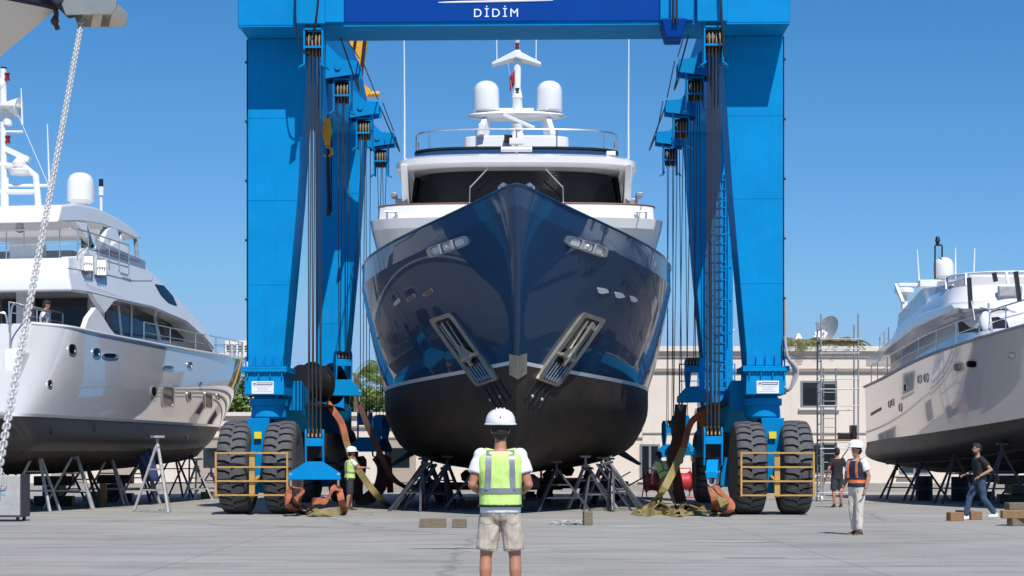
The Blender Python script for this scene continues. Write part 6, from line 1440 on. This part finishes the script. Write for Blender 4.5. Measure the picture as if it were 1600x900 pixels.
    if watch: d = (wr[1] - el[1]).normalized(); MB().tube([S(wr[1] - d * .03), S(wr[1] - d * .005)], .033 * k, 12).build('wrist_watch', 'black', t)
    if not tuck:                                   # seams and pockets of the near man's shorts
        def seam(pts, wd):
            m_ = MB(); P = []
            for i in range(len(pts) - 1):
                for q in range(6):
                    o_ = V((0, 0, EYE)); d_ = ray(*lerp2(pts[i], pts[i + 1], q / 5)).normalized(); h_ = TRB.ray_cast(o_, d_)
                    if h_[0] is not None and (i == 0 or q): P.append((h_[0], h_[1] if h_[1].dot(d_) < 0 else -h_[1]))
            if len(P) > 2: m_.tube([p + n * .001 for p, n in P], wd, 5).build('seam', 'khaki_seam', tro, True)
        seam([(782, 789), (782, 806), (781.5, 822)], .0035); seam([(750, 800), (762, 801), (774, 800)], .004); seam([(790, 800), (803, 801), (812, 799)], .004)
        seam([(750, 800), (751, 816), (762, 820), (773, 816), (774, 800)], .0022); seam([(790, 800), (790, 815), (801, 820), (812, 815), (812, 799)], .0022)
        seam([(749, 857), (762, 858), (774, 857)], .003); seam([(789, 857), (800, 858), (814, 857)], .003); seam([(752, 792), (770, 793), (795, 793), (812, 792)], .0025)
    return t
p = gnd(782, 955)
person('man nearest the camera, seen from behind in hard hat, yellow vest and beige shorts', (p.x, p.y, 0), 0, 1.79, elbows=[(-.262, -.05, 1.17), (.262, -.05, 1.17)], wrists=[(-.15, .20, 1.07), (.15, .20, 1.07)], knees=[(-.135, .01, .50), (.135, .01, .50)], ankles=[(-.145, -.02, .085), (.145, -.02, .085)], vest=('vest', 'one', 'reflect'), hat=True, vox=.011, skin='skin_red', hem=.555, tuck=False, nod=.05)
p = gnd(1339, 836)
person('man in white hard hat, orange striped navy vest and cream trousers looking left', (p.x, p.y, 0), R(128), 1.70, top='tee_white', bottom='cream_trouser', shorts=False, vest=('navycloth', 'two', 'vest_o'), hat=True, headturn=R(-12), knees=[(-.10, .04, .49), (.11, .0, .49)], ankles=[(-.11, .05, .085), (.13, -.09, .085)], elbows=[(-.27, -.04, 1.16), (.28, -.05, 1.16)], wrists=[(-.27, .06, .91), (.30, .08, .92)], vox=.014)
p = gnd(1531, 811)
person('bearded man in black tee and blue jeans striding left past the cream yacht', (p.x, p.y, 0), R(100), 1.80, lean=.05, top='tee_black', bottom='denim', shorts=False, shoes='shoe_white', beard=True, headturn=R(6), knees=[(-.10, -.05, .48), (.10, .22, .50)], ankles=[(-.11, -.33, .14), (.11, .30, .085)], feet_dir=[(-.05, 1), (.05, 1)], elbows=[(-.28, -.16, 1.17), (.29, -.10, 1.17)], wrists=[(-.24, .12, 1.02), (.22, .27, 1.06)], watch=True, vox=.014)
p = gnd(1308, 793)
person('man in black shirt and black shorts seen from behind below the scaffold', (p.x, p.y, 0), R(12), 1.76, top='tee_black', bottom='charcoal', shoes='shoe_brown', hem=.52, knees=[(-.11, .0, .49), (.13, .04, .49)], ankles=[(-.12, -.06, .085), (.15, .06, .085)], elbows=[(-.29, -.05, 1.16), (.29, -.03, 1.16)], wrists=[(-.33, .08, .92), (.30, .12, .92)], vox=.016, skin='skin_red')
p = gnd(546, 798)
person('worker in white hard hat, yellow vest and dark shorts by the left hook blocks', (p.x, p.y, 0), R(-70), 1.72, lean=.04, vest=('vest', 'one', 'reflect'), hat=True, bottom='charcoal', hem=.50, elbows=[(-.22, .22, 1.25), (.22, .2, 1.24)], wrists=[(-.10, .47, 1.26), (.10, .46, 1.25)], vox=.016, ankles=[(-.11, .08, .085), (.12, -.10, .085)], knees=[(-.11, .07, .49), (.12, -.03, .49)])
p = gnd(1042, 795)
person('bending worker in yellow vest, dark cap and olive shorts at the heap of olive straps', (p.x, p.y, 0), R(38), 1.74, lean=.30, vest=('vest', 'one', 'reflect'), bottom='olive_short', cap=True, hem=.53, elbows=[(-.27, .34, 1.05), (.27, .33, 1.04)], wrists=[(-.17, .46, .82), (.17, .46, .82)], knees=[(-.13, .14, .48), (.12, -.02, .49)], ankles=[(-.15, .12, .085), (.14, -.22, .085)], nod=.25, vox=.016)
q = at(67, 514, 50.2)
person('dark haired man in white tee standing on the aft deck of the white yacht', (q.x, 50.2, q.z - .97), R(-78), 1.76, lean=.06, top='tee_white', bottom='charcoal', shorts=False, nod=.3, elbows=[(-.25, .02, 1.17), (.25, .02, 1.17)], wrists=[(-.2, .2, .98), (.2, .2, .98)], vox=.016)
